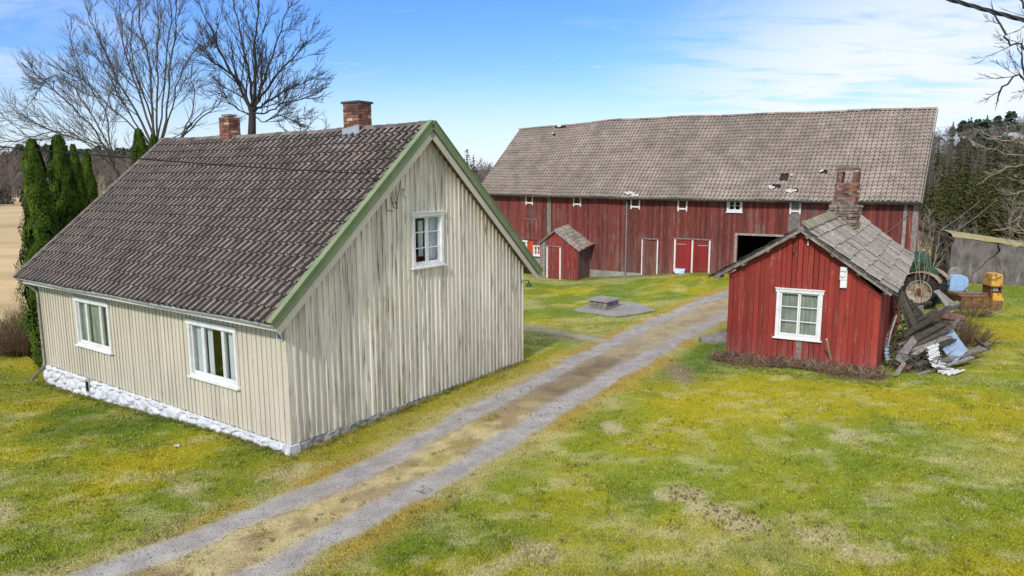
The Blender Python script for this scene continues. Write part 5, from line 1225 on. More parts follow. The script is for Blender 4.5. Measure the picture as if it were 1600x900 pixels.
def bush(name, c, rx, ry, rz, n, m_, lab, seed, r=.006):
    R = np.random.RandomState(seed); g = MB()
    for k in range(n):
        a = R.uniform(0, 2*pi); q = sqrt(R.rand()); b = c+V(cos(a)*q*rx*.5, sin(a)*q*ry*.5, 0); e = c+V(cos(a)*q*rx, sin(a)*q*ry, rz*(1.05-.75*q*q)*R.uniform(.7, 1.1))
        mid = (b+e)/2+R.uniform(-.12, .12, 3)*rz; g.tube([b, mid, e], [r, r*.8, r*.4], 3, R.rand(), False)
        for j in range(5):
            t = R.uniform(.3, 1); p = b+(e-b)*t; d = nrm((e-b)/np.linalg.norm(e-b)+R.uniform(-.9, .9, 3)); g.tube([p, p+d*R.uniform(.15, .4)*rz*.6], [r*.6, r*.3], 3, R.rand(), False)
    return tag(g.build(name, m_), lab, 'bush')
p = gnd(1524, 553); bush('dead_bush', p+V(.0, .8, 0), 1.15, 1.3, 1.0, 330, M_twigb, 'leafless brown bush to the right of the plank heap', 2)
p = gnd(1470, 520); bush('dead_bush', p+V(0, .4, 0), 1.0, 1.0, .6, 150, M_twigb, 'low leafless scrub between the plank heap and the tractor', 3)
p = gnd(1520, 500); bush('dead_bush', p+V(0, .2, 0), 1.3, .8, .7, 150, M_twigb, 'dry grass and scrub before the rusty yellow machine', 4)
p = gnd(18, 556); bush('brown_bush', p+V(-.1, .9, 0), 1.35, 1.2, 1.5, 1000, mat('brown_bush_twigs', (.19, .13, .075), (.12, .08, .045), 5, (1, 1, 1), .5), 'dense round brown bush at the left edge of the lawn', 5, .007)
tw = at(1440, 486, 27.0)
def sapling(base, tips, r, m_, lab, nm='sapling'):
    g = MB(); R = np.random.RandomState(3)
    for tip in tips:
        pts = [base+(tip-base)*t+R.uniform(-.05, .05, 3)*(t > 0)*(t < 1) for t in np.linspace(0, 1, 7)]
        g.tube(pts, [r*(1-.75*k/6) for k in range(7)], 4, R.rand())
        for k in (2, 3, 4, 5): 
            for j in range(2): d = nrm((tip-base)/np.linalg.norm(tip-base)+R.uniform(-.6, .6, 3)); g.tube([pts[k], pts[k]+d*R.uniform(.2, .6)], [r*.35, r*.15], 3, R.rand(), False)
    return tag(g.build(nm, m_), lab, 'sapling')
gs = gnd(1441, 490); D_ = 26.6; b0 = V(*at(1441, 488, D_)); b0[2] = H1(b0[0], b0[1])
sapling(b0, [at(1446, 372, D_), at(1434, 342, D_+.3), at(1421, 330, D_+.2), at(1452, 366, D_), at(1462, 350, D_+.4)], .018, M_twigt, 'thin pale sapling standing before the tractor wheel')
sapling(V(*at(1455, 430, 36)), [at(1452, 360, 36), at(1470, 366, 36), at(1442, 352, 36), at(1478, 400, 36)], .03, M_twigt, 'thin pale stems in front of the ruined bridge', 'stems')
# fallen leaves on the straw patches
g = MB(); R = np.random.RandomState(12)
for (cx, cy, n, s) in ((3.15, 12.1, 70, .22), (3.45, 11.55, 40, .18), (3.75, 11.0, 80, .25), (4.9, 10.5, 50, .28), (1.5, 13.3, 8, .3), (2.5, 10.4, 7, .3), (5, 14, 12, 3), (-1.6, 12.2, 14, .15), (-3, 11.2, 8, .2), (-.2, 17.6, 70, .9), (3.6, 13.4, 8, 1.2), (-7, 12, 12, 2.5), (-.6, 19.4, 60, .5)):
    for k in range(n):
        x, y = cx+R.randn()*s, cy+R.randn()*s; z = H1(x, y)+R.uniform(.02, .05); a = R.uniform(0, pi); r = R.uniform(.016, .042); t = R.uniform(-.4, .4)
        X_, Y_ = V(cos(a), sin(a), t)*r, V(-sin(a), cos(a), -t)*r*.6; c = V(x, y, z); g.quad(c-X_, c-Y_, c+X_, c+Y_)
tag(g.build('fallen_leaves', M_leaf), 'dead brown leaves scattered over the lawn', 'leaves', kind='stuff')
g = MB(); R = np.random.RandomState(2)
for k in range(2600):
    j = R.randint(0, 12); pl_ = (TL, TR)[k % 2]; t = R.rand(); a, b = pl_[j], pl_[j+1]; x = a[0]+(b[0]-a[0])*t+R.randn()*.28; y = a[1]+(b[1]-a[1])*t+R.randn()*.25
    c = V(x, y, H1(x, y)+.008); s = R.uniform(.005, .018); a_ = R.uniform(0, pi); g.cbox(c, V(cos(a_), sin(a_), 0)*s*1.4, V(-sin(a_), cos(a_), 0)*s, Z*s*.8)
tag(g.build('loose_stones', mat('loose_gravel', (.34, .32, .32), (.22, .21, .21), 5, (1, 1, 1), .4)), 'small loose stones scattered along the wheel tracks', 'gravel', kind='stuff')
g = MB(); c = gnd(275, 697); g.cbox(c+Z*.02, V(.09, .03, 0), V(-.02, .05, .01), Z*.02); tag(g.build('paper_scrap', M_sign), 'tiny white paper scrap on the lawn before the house', 'paper')

# ================================================================== THUJAS
def leafcloud(n, fn, size, seed, droop=.3, asp=.6):
    """fn(R,n)-> centres (n,3), outward (n,3)"""
    R = np.random.RandomState(seed); c, o = fn(R, n); k = len(c)
    up = np.tile(V(0, 0, 1), (k, 1))+R.uniform(-.5, .5, (k, 3)); s = cross(o, up); s /= np.linalg.norm(s, axis=1)[:, None]+1e-9
    u = cross(s, o)+o*R.uniform(-.2, .9, (k, 1))*1; u /= np.linalg.norm(u, axis=1)[:, None]+1e-9
    sz = R.uniform(.5, 1.3, (k, 1))*size
    v = np.stack([c-s*sz*asp, c+s*sz*asp, c+u*sz*1.5], 1).reshape(-1, 3)
    return v, np.arange(3*k).reshape(k, 3), R.rand(k)
def thuja(base, H, r, seed, lab):
    root = empty('thuja', tuple(base), lab, 'tree', 'columnar thujas in a row behind the house')
    R0 = np.random.RandomState(seed); ph = R0.uniform(0, 6, 6)
    def rad(z, a):
        t = z/H; q = np.clip(1-t, 0, 1)**.46*1.15*(.78+.22*sst(0, .25, t))
        return r*q*(1+.18*np.sin(a*2+ph[0]+z*1.1)+.13*np.sin(a*4+z*2.6+ph[1])+.10*np.sin(a*7-z*5+ph[2])+.10*np.sin(z*6.3+ph[3]))
    def fn(R, n):
        z = R.rand(n)**.9*H*.995; a = R.uniform(0, 2*pi, n); q = rad(z, a)*(1-.28*R.rand(n)**1.3); c = np.stack([np.cos(a)*q, np.sin(a)*q, z], 1)
        o = np.stack([np.cos(a), np.sin(a), np.full(n, .35)], 1); return c, o/np.linalg.norm(o, axis=1)[:, None]
    v, f, t = leafcloud(26000, fn, .05, seed)
    # lighter outer / darker inner clumps
    cc = v[f].mean(1); t = np.clip(t*.6+.4*fbm(cc[:, 0]*2+cc[:, 1]*3+5, cc[:, 2]*1.6, .45, 2), 0, 1)
    fast_mesh('crown', v, f, M_thuja, None, root, (0, 0, 0), t)
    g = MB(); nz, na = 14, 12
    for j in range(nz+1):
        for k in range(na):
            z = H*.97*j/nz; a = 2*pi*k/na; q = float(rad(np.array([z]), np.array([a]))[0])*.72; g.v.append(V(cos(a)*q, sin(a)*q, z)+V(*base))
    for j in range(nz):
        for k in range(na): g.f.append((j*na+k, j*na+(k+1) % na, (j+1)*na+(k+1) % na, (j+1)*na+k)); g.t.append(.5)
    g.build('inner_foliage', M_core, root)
    g = MB(); g.tube([V(*base)-Z*.1, V(*base)+Z*H*.5], [.12, .05], 7); g.build('trunk', M_bark, root)
for k, (px_, py_, D_, wpx, lab) in enumerate(((56, 213, 22.3, 26, 'leftmost dark green columnar thuja at the house corner'), (97, 207, 23.8, 24, 'tall columnar thuja, second from the left behind the house'), (120, 222, 26.0, 15, 'narrow columnar thuja, third from the left'), (140, 234, 28.0, 16, 'narrow columnar thuja, fourth, where the roof edge begins'), (222, 198, 30.5, 19, 'dark thuja tip showing above the left end of the tiled roof'), (245, 206, 32.5, 14, 'smaller thuja tip just right of another above the roof end'))):
    p = at(px_, py_, D_); b = V(p[0], p[1], H1(p[0], p[1])); thuja(b-V(.12, 0, 0), p[2]-b[2], wpx/1110*D_*1.28, 20+k, lab)

# ================================================================== BARE TREES
def grow(g, p, d, L, r, depth, R, trop=.12, ang=.55, nb=3, minr=.007, wig=.13, rat=.62):
    n = 5 if depth > 1 else (4 if depth > 0 else 3); pts = [p]; dd = d
    for k in range(n):
        dd = nrm(dd+R.uniform(-wig, wig, 3)+V(0, 0, trop/n*1.6)); pts.append(pts[-1]+dd*L/n)
    r1 = max(minr*.7, r*.45); rad = [r+(r1-r)*k/n for k in range(n+1)]
    g.tube(pts, rad, 6 if r > .06 else (4 if r > .02 else 3), R.rand(), False)
    if depth <= 0: return
    m = nb+(1 if depth >= 3 else 0)+R.randint(0, 3)
    for k in range(m):
        t = .22+.76*(k+R.rand()*.8)/m; i = min(int(t*n), n-1); f = t*n-i; q = pts[i]*(1-f)+pts[i+1]*f; seg = nrm(pts[i+1]-pts[i])
        ax = nrm(cross(seg, R.uniform(-1, 1, 3))); a = ang*R.uniform(.6, 1.35); nd = nrm(seg*cos(a)+ax*sin(a))
        grow(g, q, nd, L*rat*R.uniform(.6, 1.15)*(1.15-.45*t), max(minr, (r+(r1-r)*t)*R.uniform(.45, .62)), depth-1, R, trop, ang, nb, minr, wig, rat)
    grow(g, pts[-1], dd, L*rat*.8, r1, depth-1, R, trop, ang, nb, minr, wig, rat)
def limb(g, pts, r0, r1, R, nsub, sublen, depth, trop=.15, ang=.6, minr=.0085, lo=.25, nb=3):
    """spline through control points, sub branches along it"""
    P = [np.asarray(p) for p in pts]; n = 14; Q = []
    for k in range(n+1):
        t = k/n*(len(P)-1); i = min(int(t), len(P)-2); f = t-i; a = P[max(i-1, 0)]; b = P[i]; c = P[i+1]; e = P[min(i+2, len(P)-1)]
        Q.append(.5*((2*b)+(-a+c)*f+(2*a-5*b+4*c-e)*f*f+(-a+3*b-3*c+e)*f**3)+R.uniform(-.05, .05, 3))
    g.tube(Q, [r0+(r1-r0)*(k/n)**.8 for k in range(n+1)], 7 if r0 > .08 else 5, R.rand(), False)
    T = sum(np.linalg.norm(b-a) for a, b in zip(Q[:-1], Q[1:]))
    for k in range(nsub):
        t = lo+(1-lo)*(k+R.rand())/nsub; i = min(int(t*n), n-1); q = Q[i]+(Q[i+1]-Q[i])*(t*n-i); seg = nrm(Q[i+1]-Q[i]); ax = nrm(cross(seg, R.uniform(-1, 1, 3))); a = ang*R.uniform(.6, 1.3)
        r = (r0+(r1-r0)*t**.8)*R.uniform(.35, .6)
        grow(g, q, nrm(seg*cos(a)+ax*sin(a)), sublen*R.uniform(.6, 1.2)*(1.2-.55*t), max(r, minr*1.5), depth, R, trop, .5, nb, minr)
    grow(g, Q[-1], nrm(Q[-1]-Q[-2]), sublen*.5, r1, max(0, depth-1), R, trop, .5, nb, minr)
def bare_tree(base, limbs, r0, m_, lab, seed, nsub=11, sublen=2.2, depth=2, fork=None, dj=2.0, group=None, trunk_top=None, nb=3, minr=.0085, lr=1.0):
    R = np.random.RandomState(seed); root = empty('bare_tree', tuple(base), lab, 'tree', group)
    T = MB(); pts = [np.asarray(base)-Z*.1]+[np.asarray(q) for q in trunk_top]; T.tube(pts, [r0*(1-.35*k/(len(pts)-1)) for k in range(len(pts))], 10, .5, False)
    T.build('trunk', m_, root, True)
    g = MB()
    for L_ in limbs:
        st = pts[-1] if L_[0] is None else pts[L_[0]]
        ctrl = [st]+[at(a, b, base[1]+c) for a, b, c in L_[1]]
        limb(g, ctrl, L_[2]*lr, .020, R, nsub, sublen, depth, minr=minr, nb=nb)
    g.build('crown', m_, root)
    return root
# dark rounded tree
b = at(397, 330, 31.5); b[2] = H1(b[0], b[1])
bare_tree(b, [(None, [(385, 150, .1), (350, 85, -.6), (322, 20, -1)], .16), (None, [(372, 120, -.4), (336, 95, -1), (318, 70, -1.5)], .10), (None, [(392, 120, .6), (378, 50, 1), (366, -5, 1.2)], .13), (None, [(402, 130, -.6), (400, 60, -.8), (408, -8, -1)], .15),
    (None, [(408, 140, .5), (430, 80, 1), (447, 20, 1.5)], .13), (None, [(408, 150, -.7), (440, 110, -1.5), (478, 66, -2)], .12), (None, [(412, 162, .8), (448, 140, 1.6), (492, 120, 2.2)], .10), (None, [(415, 175, -.5), (450, 158, -1), (486, 152, -1.4)], .07), (None, [(385, 175, .5), (362, 160, 1), (345, 142, 1.5)], .06), (None, [(412, 188, .3), (440, 178, .8), (462, 188, 1)], .04)],
    .22, M_barkd, 'dark rounded bare tree behind the roof between the two house chimneys', 41, 13, 1.4, 2, lr=.66, trunk_top=[at(397, 250, 31.5), at(395, 205, 31.5), at(396, 172, 31.5)])
# tall fan shaped tree
b = at(246, 330, 35.5); b[2] = H1(b[0], b[1])
bare_tree(b, [(None, [(218, 180, 0), (185, 120, -.6), (158, 60, -1), (140, 18, -1.2)], .15), (None, [(228, 170, .5), (203, 100, .8), (192, 40, 1), (190, -15, 1)], .14), (None, [(240, 180, -.5), (238, 100, -.8), (222, 40, -1), (224, -20, -1)], .15),
    (None, [(247, 180, .4), (248, 100, .9), (250, 40, 1.2), (248, -25, 1.2)], .13), (None, [(262, 175, -.2), (266, 110, -.5), (276, 50, -.8), (280, 0, -1)], .12), (None, [(268, 175, .5), (282, 120, .8), (300, 85, 1.2), (312, 70, 1.5)], .09), (None, [(205, 190, .6), (165, 155, 1.2), (130, 110, 1.5), (112, 60, 1.8)], .10),
    (None, [(215, 190, -.9), (190, 150, -1.4), (170, 110, -1.8), (150, 80, -2)], .09), (None, [(236, 170, 1), (214, 110, 1.6), (206, 55, 2), (215, 5, 2)], .11), (None, [(255, 170, 1), (262, 90, 1.6), (270, 20, 2), (262, -20, 2)], .10)],
    .24, M_bark, 'tall fan shaped bare tree with many upright stems behind the roof', 52, 15, 1.55, 2, lr=.5, trunk_top=[at(247, 285, 35.5), at(246, 238, 35.5)])
# leaning tree on the left
b = at(192, 345, 33); b[2] = H1(b[0], b[1])
bare_tree(b, [(None, [(170, 235, -.3), (140, 190, -.8), (95, 145, -1.2), (58, 110, -1.5)], .13), (None, [(150, 225, .5), (110, 210, 1), (60, 190, 1.2), (22, 165, 1.4)], .08), (None, [(165, 215, .4), (130, 150, .8), (95, 115, 1), (62, 128, 1)], .08), (None, [(175, 225, -.6), (165, 170, -1), (140, 130, -1.4), (128, 118, -1.5)], .08),
    (None, [(150, 232, -.6), (100, 200, -1.2), (50, 210, -1.6), (20, 216, -2)], .05), (1, [(215, 280, .4), (200, 250, .8), (165, 240, 1)], .05)],
    .24, M_bark, 'bare tree leaning far to the left over the thujas', 63, 16, 1.5, 2, lr=.5, trunk_top=[at(190, 300, 33), at(180, 262, 33)])
# smaller bare trees seen between
b = at(318, 330, 40); b[2] = H1(b[0], b[1])
bare_tree(b, [(None, [(300, 190, 0), (275, 212, .4), (250, 225, .6)], .05), (None, [(325, 175, 0), (345, 160, .4), (352, 130, .6)], .05), (None, [(305, 160, 0), (300, 120, .4)], .05), (None, [(290, 205, 0), (310, 180, .4), (335, 165, .4)], .06)],
    .12, M_bark, 'small bare tree just left of the left house chimney', 71, 7, 1.3, 1, trunk_top=[at(285, 240, 40), at(283, 215, 40)])
b = at(470, 330, 44); b[2] = H1(b[0], b[1])
bare_tree(b, [(None, [(470, 190, 0), (462, 178, .4)], .04), (None, [(485, 195, 0), (495, 182, .4)], .04), (None, [(445, 200, 0), (438, 190, .4)], .04), (None, [(505, 205, 0), (512, 192, .4)], .04)],
    .12, M_bark, 'low bare twigs showing over the ridge left of the near chimney', 72, 6, .9, 1, trunk_top=[at(472, 240, 44), at(472, 214, 44)])
# tree outside the right edge reaching into the frame
b = V(13.6, 15.2, 0); b[2] = H1(b[0], b[1])
tR = bare_tree(b, [(None, [(1640, 90, -.8), (1600, 75, -1), (1575, 70, -1), (1562, 35, -1)], .035), (None, [(1660, 60, -.5), (1620, 30, -.6), (1596, 5, -.6), (1580, -12, -.6)], .035), (None, [(1650, 130, -.5), (1615, 130, -.6), (1590, 125, -.6), (1563, 148, -.6)], .03), (2, [(1640, 160, -.4), (1610, 150, -.5), (1595, 95, -.5)], .03),
    (None, [(1690, 20, .5), (1700, -60, .5)], .08)],
    .16, M_barkd, 'dark bare branches reaching in at the top right edge', 83, 6, .5, 2, lr=.5, trunk_top=[V(13.7, 15.2, 4), V(13.7, 15.2, 6.5), V(13.6, 15.2, 8)], nb=2, minr=.004)
b = V(19.6, 21.5, 0); b[2] = H1(b[0], b[1])
bare_tree(b, [(None, [(1640, 262, -.5), (1600, 250, -.6), (1560, 240, -.6), (1530, 232, -.6)], .035), (None, [(1640, 245, -.5), (1600, 225, -.6), (1570, 222, -.6), (1545, 218, -.6)], .03), (None, [(1650, 270, -.4), (1610, 262, -.4), (1570, 268, -.5), (1540, 285, -.5)], .028), (2, [(1650, 300, 0), (1615, 300, 0), (1585, 308, 0)], .028), (1, [(1650, 370, 0), (1610, 372, .2), (1570, 360, .4)], .03), (1, [(1650, 395, 0), (1615, 385, .2), (1590, 392, .4)], .03), (2, [(1650, 325, 0), (1620, 320, .2), (1590, 345, .4)], .03)],
    .16, M_twigt, 'tan lichen covered bare branches reaching in at the right edge before the spruces', 84, 4, .5, 2, lr=.6, trunk_top=[V(19.7, 21.5, 2.6), V(19.7, 21.5, 4.2), V(19.7, 21.5, 5.4)], nb=2, minr=.006)

# ================================================================== SPRUCES AND WOODS
def spruce_mesh(name, H, R0, seed, n, m_, size=.42, flat=.55, bare=.06):
    R = np.random.RandomState(seed); nw = int(H*2.6); vs = []; fs_ = []; ts = []
    k = 0
    for w in range(nw):
        z = H*(bare+(1-bare)*w/nw)*1.0; t = z/H; rad = R0*(1-t)**.82*(1+.12*sin(w*1.3+seed))+.10
        nbh = max(4, int(9*(1-t)+4)); a0 = R.rand()*6
        for b_ in range(nbh):
            a = a0+2*pi*b_/nbh+R.uniform(-.2, .2); L_ = rad*R.uniform(.70, 1.12); d = V(cos(a), sin(a), 0); s = V(-sin(a), cos(a), 0); zj = R.uniform(-.6, .6)*H/nw
            m_n = max(3, int(L_*n)); 
            for q in range(m_n):
                f = (q+R.rand())/m_n; dr = .18*L_*f-.55*L_*f*f*flat-.05+zj; c = d*(L_*f)+Z*(z+dr)+s*R.uniform(-1, 1)*L_*.16*(1.2-f)
                w_ = size*(1.1-.5*f)*R.uniform(.6, 1.2)*(.45+.55*(1-t)); dn = V(0, 0, -1)*w_*R.uniform(.4, 1.1); side = nrm(s*R.uniform(.4, 1)+d*R.uniform(-.9, .9))*w_*.55
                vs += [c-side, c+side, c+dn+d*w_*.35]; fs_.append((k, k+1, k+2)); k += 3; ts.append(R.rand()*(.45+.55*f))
    return np.array(vs), np.array(fs_), np.array(ts)
SPM = [spruce_mesh('s', 10, 2.2, s, 15, M_spruce, .34) for s in (1, 2, 3)]
protos = []
for k, (v, f, t) in enumerate(SPM):
    me_o = fast_mesh('crown', v, f, M_spruce, None, None, (0, 0, 0), t); tr = MB(); tr.tube([V(0, 0, -.2), V(0, 0, 9.6)], [.22, .03], 7); tr_o = tr.build('trunk', M_barkd); tr_o.location = (0, 0, 0)
    # trunk mesh was stored relative to its own base
    tr_o.data.transform(Matrix.Translation((0, 0, -.2)))
    protos.append((me_o, tr_o))
def put_spruce(k, p, s, lab, group, sw=1.0):
    root = empty('spruce_tree', tuple(p), lab, 'tree', group); root.scale = (s*sw, s*sw, s); root.rotation_euler = (0, 0, random.random()*6.28)
    for src in protos[k % 3]: c = src.copy(); COL.objects.link(c); c.parent = root; c.location = (0, 0, 0)
sp_lab = 'dark green spruce standing in the dense group right of the barn'
rs = random.Random(21)
SPL = [(1462, 262, 64), (1478, 248, 70), (1490, 240, 66), (1503, 226, 74), (1519, 222, 70), (1536, 218, 76), (1548, 232, 68), (1562, 220, 78), (1577, 228, 70), (1592, 236, 66), (1606, 230, 72), (1622, 240, 70), (1484, 268, 60), (1512, 250, 61), (1530, 255, 60), (1556, 258, 59), (1576, 270, 58), (1470, 285, 57), (1497, 283, 56), (1541, 283, 55), (1566, 292, 54), (1522, 290, 56), (1450, 280, 66), (1590, 300, 55)]
for k, (px_, py_, D_) in enumerate(SPL):
    p = at(px_, py_, D_); b = V(p[0], p[1], H1(p[0], p[1])); put_spruce(k, b, (p[2]-b[2])/10*rs.uniform(.88, 1.16), sp_lab, 'spruces right of the barn', rs.uniform(.9, 1.2))
for k, (px_, py_, D_, l) in enumerate(((731, 226, 62, 'dark spruce between the green verge and the barn roof, the bigger one'), (741, 238, 64, 'smaller dark spruce touching the bigger one beside the barn roof'), (716, 240, 66, 'dark spruce tip half hidden by the green verge of the house'), (1470, 212, 95, 'dark conifer rising just right of the barn roof peak'), (1487, 240, 92, 'lower conifer on the slope just right of the barn roof'))):
    p = at(px_, py_, D_); b = V(p[0], p[1], H1(p[0], p[1])); put_spruce(k, b, (p[2]-b[2])/10, l, None, 1.0)
for a in protos:
    for o in a: bpy.data.objects.remove(o)
def bare_proto(seed, H=9, spread=.5, n=1):
    R = np.random.RandomState(seed); g = MB()
    g.tube([V(0, 0, 0), V(R.uniform(-.2, .2), R.uniform(-.2, .2), H*.5), V(R.uniform(-.4, .4), R.uniform(-.4, .4), H*.95)], [.13, .09, .03], 4, .5, False)
    for k in range(26):
        t = R.uniform(.22, .95); a = R.uniform(0, 2*pi); L_ = H*.32*(1.15-t)*R.uniform(.7, 1.3)+.4; d = nrm(V(cos(a)*spread*1.6, sin(a)*spread*1.6, 1)); p = V(0, 0, H*t); q = p+d*L_
        g.tube([p, q], [.05, .02], 3, R.rand(), False)
        for j in range(5):
            f = R.uniform(.2, 1); d2 = nrm(d+R.uniform(-.7, .7, 3)); g.tube([p+d*L_*f, p+d*L_*f+d2*L_*.5], [.026, .012], 3, R.rand(), False)
    v = np.array(g.v); f = np.array([q for q in g.f if len(q) == 4]); return v, f
BPRO = [bare_proto(s, 9, .35+.1*s) for s in range(4)]
def small_conifer(seed):
    v, f, t = spruce_mesh('x', 10, 1.9, seed, 1.6, None, .95); return v, np.concatenate([f, f[:, 2:3]], 1)
CPRO = [small_conifer(s) for s in (5, 6)]
def crownball(seed):
    # distant pine: trunk with a ragged tufted crown
    R = np.random.RandomState(seed); n = 260; a = R.uniform(0, 6.28, n); z = R.uniform(.42, 1, n)*10; q = np.sqrt(R.rand(n))*2.0*np.sin(np.clip((z/10-.38)/.66, 0, 1)*pi)**.6
    c = np.stack([np.cos(a)*q, np.sin(a)*q, z], 1); s = R.uniform(-1, 1, (n, 3))*.55; u = R.uniform(-1, 1, (n, 3))*.55
    v = np.stack([c-s, c+u, c+s, c-u], 1).reshape(-1, 3); f = np.arange(4*n).reshape(n, 4); return v, f
PPRO = [crownball(s) for s in (1, 2, 3)]
def woods(name, spots, pro, m_, lab, cat, seed, smin=.8, smax=1.2):
    R = np.random.RandomState(seed); Vs = []; Fs = []; Ts = []; o = 0
    for (x, y, s) in spots:
        v, f = pro[R.randint(len(pro))]; a = R.uniform(0, 6.28); k = s*R.uniform(smin, smax); c, s_ = cos(a), sin(a)
        vv = np.stack([v[:, 0]*c-v[:, 1]*s_, v[:, 0]*s_+v[:, 1]*c, v[:, 2]], 1)*k+V(x, y, H1(x, y)-.2); Vs.append(vv); Fs.append(f+o); o += len(v); Ts.append(np.clip(R.rand()*.7+R.rand(len(f))*.3, 0, 1))
    return tag(fast_mesh(name, np.concatenate(Vs), np.concatenate(Fs), m_, None, None, (0, 0, 0), np.concatenate(Ts)), lab, cat, kind='stuff')
R = np.random.RandomState(77)
# right hillside: bare wood + pines
sp = []
for k in range(560):
    D_ = R.uniform(84, 240); px_ = R.uniform(1425, 1700); x = (px_-800)/1110*D_; sp.append((x, D_, R.uniform(.55, .85)*(1 if D_ < 130 else 1.2)))
woods('hillside_wood', sp, BPRO, M_wood, 'bare grey brown wood covering the right hillside', 'wood', 1)
sp = []
for k in range(170):
    D_ = R.uniform(120, 320); px_ = R.uniform(1470, 1740); x = (px_-800)/1110*D_; sp.append((x, D_, R.uniform(.5, .8)*(.8+D_/600)))
woods('pine_wood', sp, PPRO+CPRO, M_pine, 'scattered pines on the ridge of the right hillside', 'wood', 2)
# near bare scrub right of the barn foot
sp = [(R.uniform(24, 29), R.uniform(44, 52), R.uniform(.2, .42)) for k in range(32)]
woods('roadside_scrub', sp, BPRO, M_wood, 'leafless scrub at the foot of the spruces', 'scrub', 3)
sp = [(x, y, s) for x, y, s in [((1590+R.uniform(-12, 60)-800)/1110*D_, D_, R.uniform(.6, .9)) for D_ in R.uniform(50, 58, 5)]]
woods('larch_edge', sp, BPRO, M_wood, 'grey leafless larches at the right edge of the spruce group', 'trees', 4)
# wood behind, between house and barn
sp = []
for k in range(260):
    D_ = R.uniform(74, 150); px_ = R.uniform(690, 860); sp.append(((px_-800)/1110*D_, D_, R.uniform(.42, .68)*(.6+D_/170)))
woods('wood_behind', sp, BPRO, M_wood, 'bare wood behind the barn end', 'wood', 5)
# far left wood
sp = []
for k in range(900):
    D_ = R.uniform(250, 430); px_ = R.uniform(-260, 500); sp.append(((px_-800)/1110*D_, D_, R.uniform(1.2, 1.9)))
woods('far_wood', sp, BPRO, M_wood, 'bare grey brown wood beyond the fallow field', 'wood', 6)
sp = []
for k in range(420):
    D_ = R.uniform(380, 560); px_ = R.uniform(-260, 520); sp.append(((px_-800)/1110*D_, D_, R.uniform(1.4, 2.0)))
woods('far_pine_wood', sp, PPRO+CPRO, M_pine, 'dark pine ridge on the horizon beyond the field', 'wood', 7)
sp = []
for k in range(46):
    D_ = R.uniform(150, 210); px_ = R.uniform(-60, 34)-R.rand()*30; sp.append(((px_-800)/1110*D_, D_, R.uniform(1.0, 1.5)))
woods('field_edge_wood', sp, BPRO+CPRO[:1], M_wood, 'grey trees at the left edge of the field', 'wood', 8)
sp = [((px_-800)/1110*D_, D_, s) for px_, D_, s in [(R.uniform(120, 250), R.uniform(42, 60), R.uniform(.30, .55)) for _ in range(60)]]
woods('field_scrub', sp, BPRO, mat('pale_scrub', (.30, .28, .19), (.22, .19, .14), 3, (1, 1, 1), .3), 'pale scrub below the leaning tree behind the house', 'scrub', 9)
# white houses on the hill
for k, (px_, py_, D_, w, lab) in enumerate(((1506, 252, 135, 5.5, 'white hillside house just above the spruce tops'), (1486, 252, 140, 2.6, 'low white shed on the hillside left of the white house'), (1577, 240, 150, 4.0, 'white house high on the hillside near the right edge'), (1590, 232, 152, 3.6, 'white house at the right edge above its neighbour'))):
    p = at(px_, py_, D_); root = empty('far_house', tuple(p), lab, 'house'); g = MB(); x = V(1, .25, 0); y = V(-.25, 1, 0); h = w*.42
    g.box(p-x*w/2-Z*(3), x*w, y*w*.8, Z*(h+3)); g.poly_ext([p-x*w/2+Z*h, p-x*w/2+y*w*.8+Z*h, p-x*w/2+y*w*.4+Z*(h*1.7)], x*w); g.build('wall', M_hwhite, root)
    g = MB(); 
    for sgn, q in ((1, 0), (-1, 1)): g.poly_ext([p-x*w*.55+y*(w*.8*q-sgn*.3)+Z*(h-.1), p-x*w*.55+y*w*.4+Z*(h*1.75), p+x*w*.55+y*w*.4+Z*(h*1.75), p+x*w*.55+y*(w*.8*q-sgn*.3)+Z*(h-.1)], Z*.15)
    g.build('roof', M_hgroof, root)
    g = MB(); 
    for a in (-.3, .0, .3): g.box(p+x*w*(a-.07)-y*.03+Z*h*.35, x*w*.14, y*.02, Z*h*.35)
    g.build('window', M_hroof, root)

# ================================================================== SKY, SUN, CAMERA
SUN = nrm(V(-.34, -.82, .66)); EL = math.asin(SUN[2]); AZ = atan2(SUN[0], SUN[1])
w = bpy.data.worlds.new('World'); SC.world = w; w.use_nodes = True; N = w.node_tree.nodes; L = w.node_tree.links
bg = N['Background']; sky = N.new('ShaderNodeTexSky'); sky.sky_type = 'NISHITA'; sky.sun_disc = False; sky.sun_elevation = EL; sky.sun_rotation = AZ; sky.air_density = 1.0; sky.dust_density = .6; sky.ozone_density = 1.6; sky.altitude = 100
tc = N.new('ShaderNodeTexCoord'); sep = N.new('ShaderNodeSeparateXYZ'); L.new(tc.outputs['Generated'], sep.inputs[0])
def M_(op, a, b=None, c=None):
    n = N.new('ShaderNodeMath'); n.operation = op
    for i, q in enumerate((a, b, c)):
        if q is None: continue
        if isinstance(q, (int, float)): n.inputs[i].default_value = q
        else: L.new(q, n.inputs[i])
    return n.outputs[0]
def MR(v, a, b, c=0., d=1.):
    n = N.new('ShaderNodeMapRange'); n.interpolation_type = 'SMOOTHSTEP'; L.new(v, n.inputs['Value'])
    for nm, q in (('From Min', a), ('From Max', b), ('To Min', c), ('To Max', d)): n.inputs[nm].default_value = q
    return n.outputs[0]
X_, Y_, Z_ = sep.outputs
zz = M_('ADD', M_('MAXIMUM', Z_, 0.), .10)
cx = M_('DIVIDE', X_, zz); cy = M_('DIVIDE', Y_, zz)
cmb = N.new('ShaderNodeCombineXYZ'); L.new(cx, cmb.inputs[0]); L.new(cy, cmb.inputs[1])
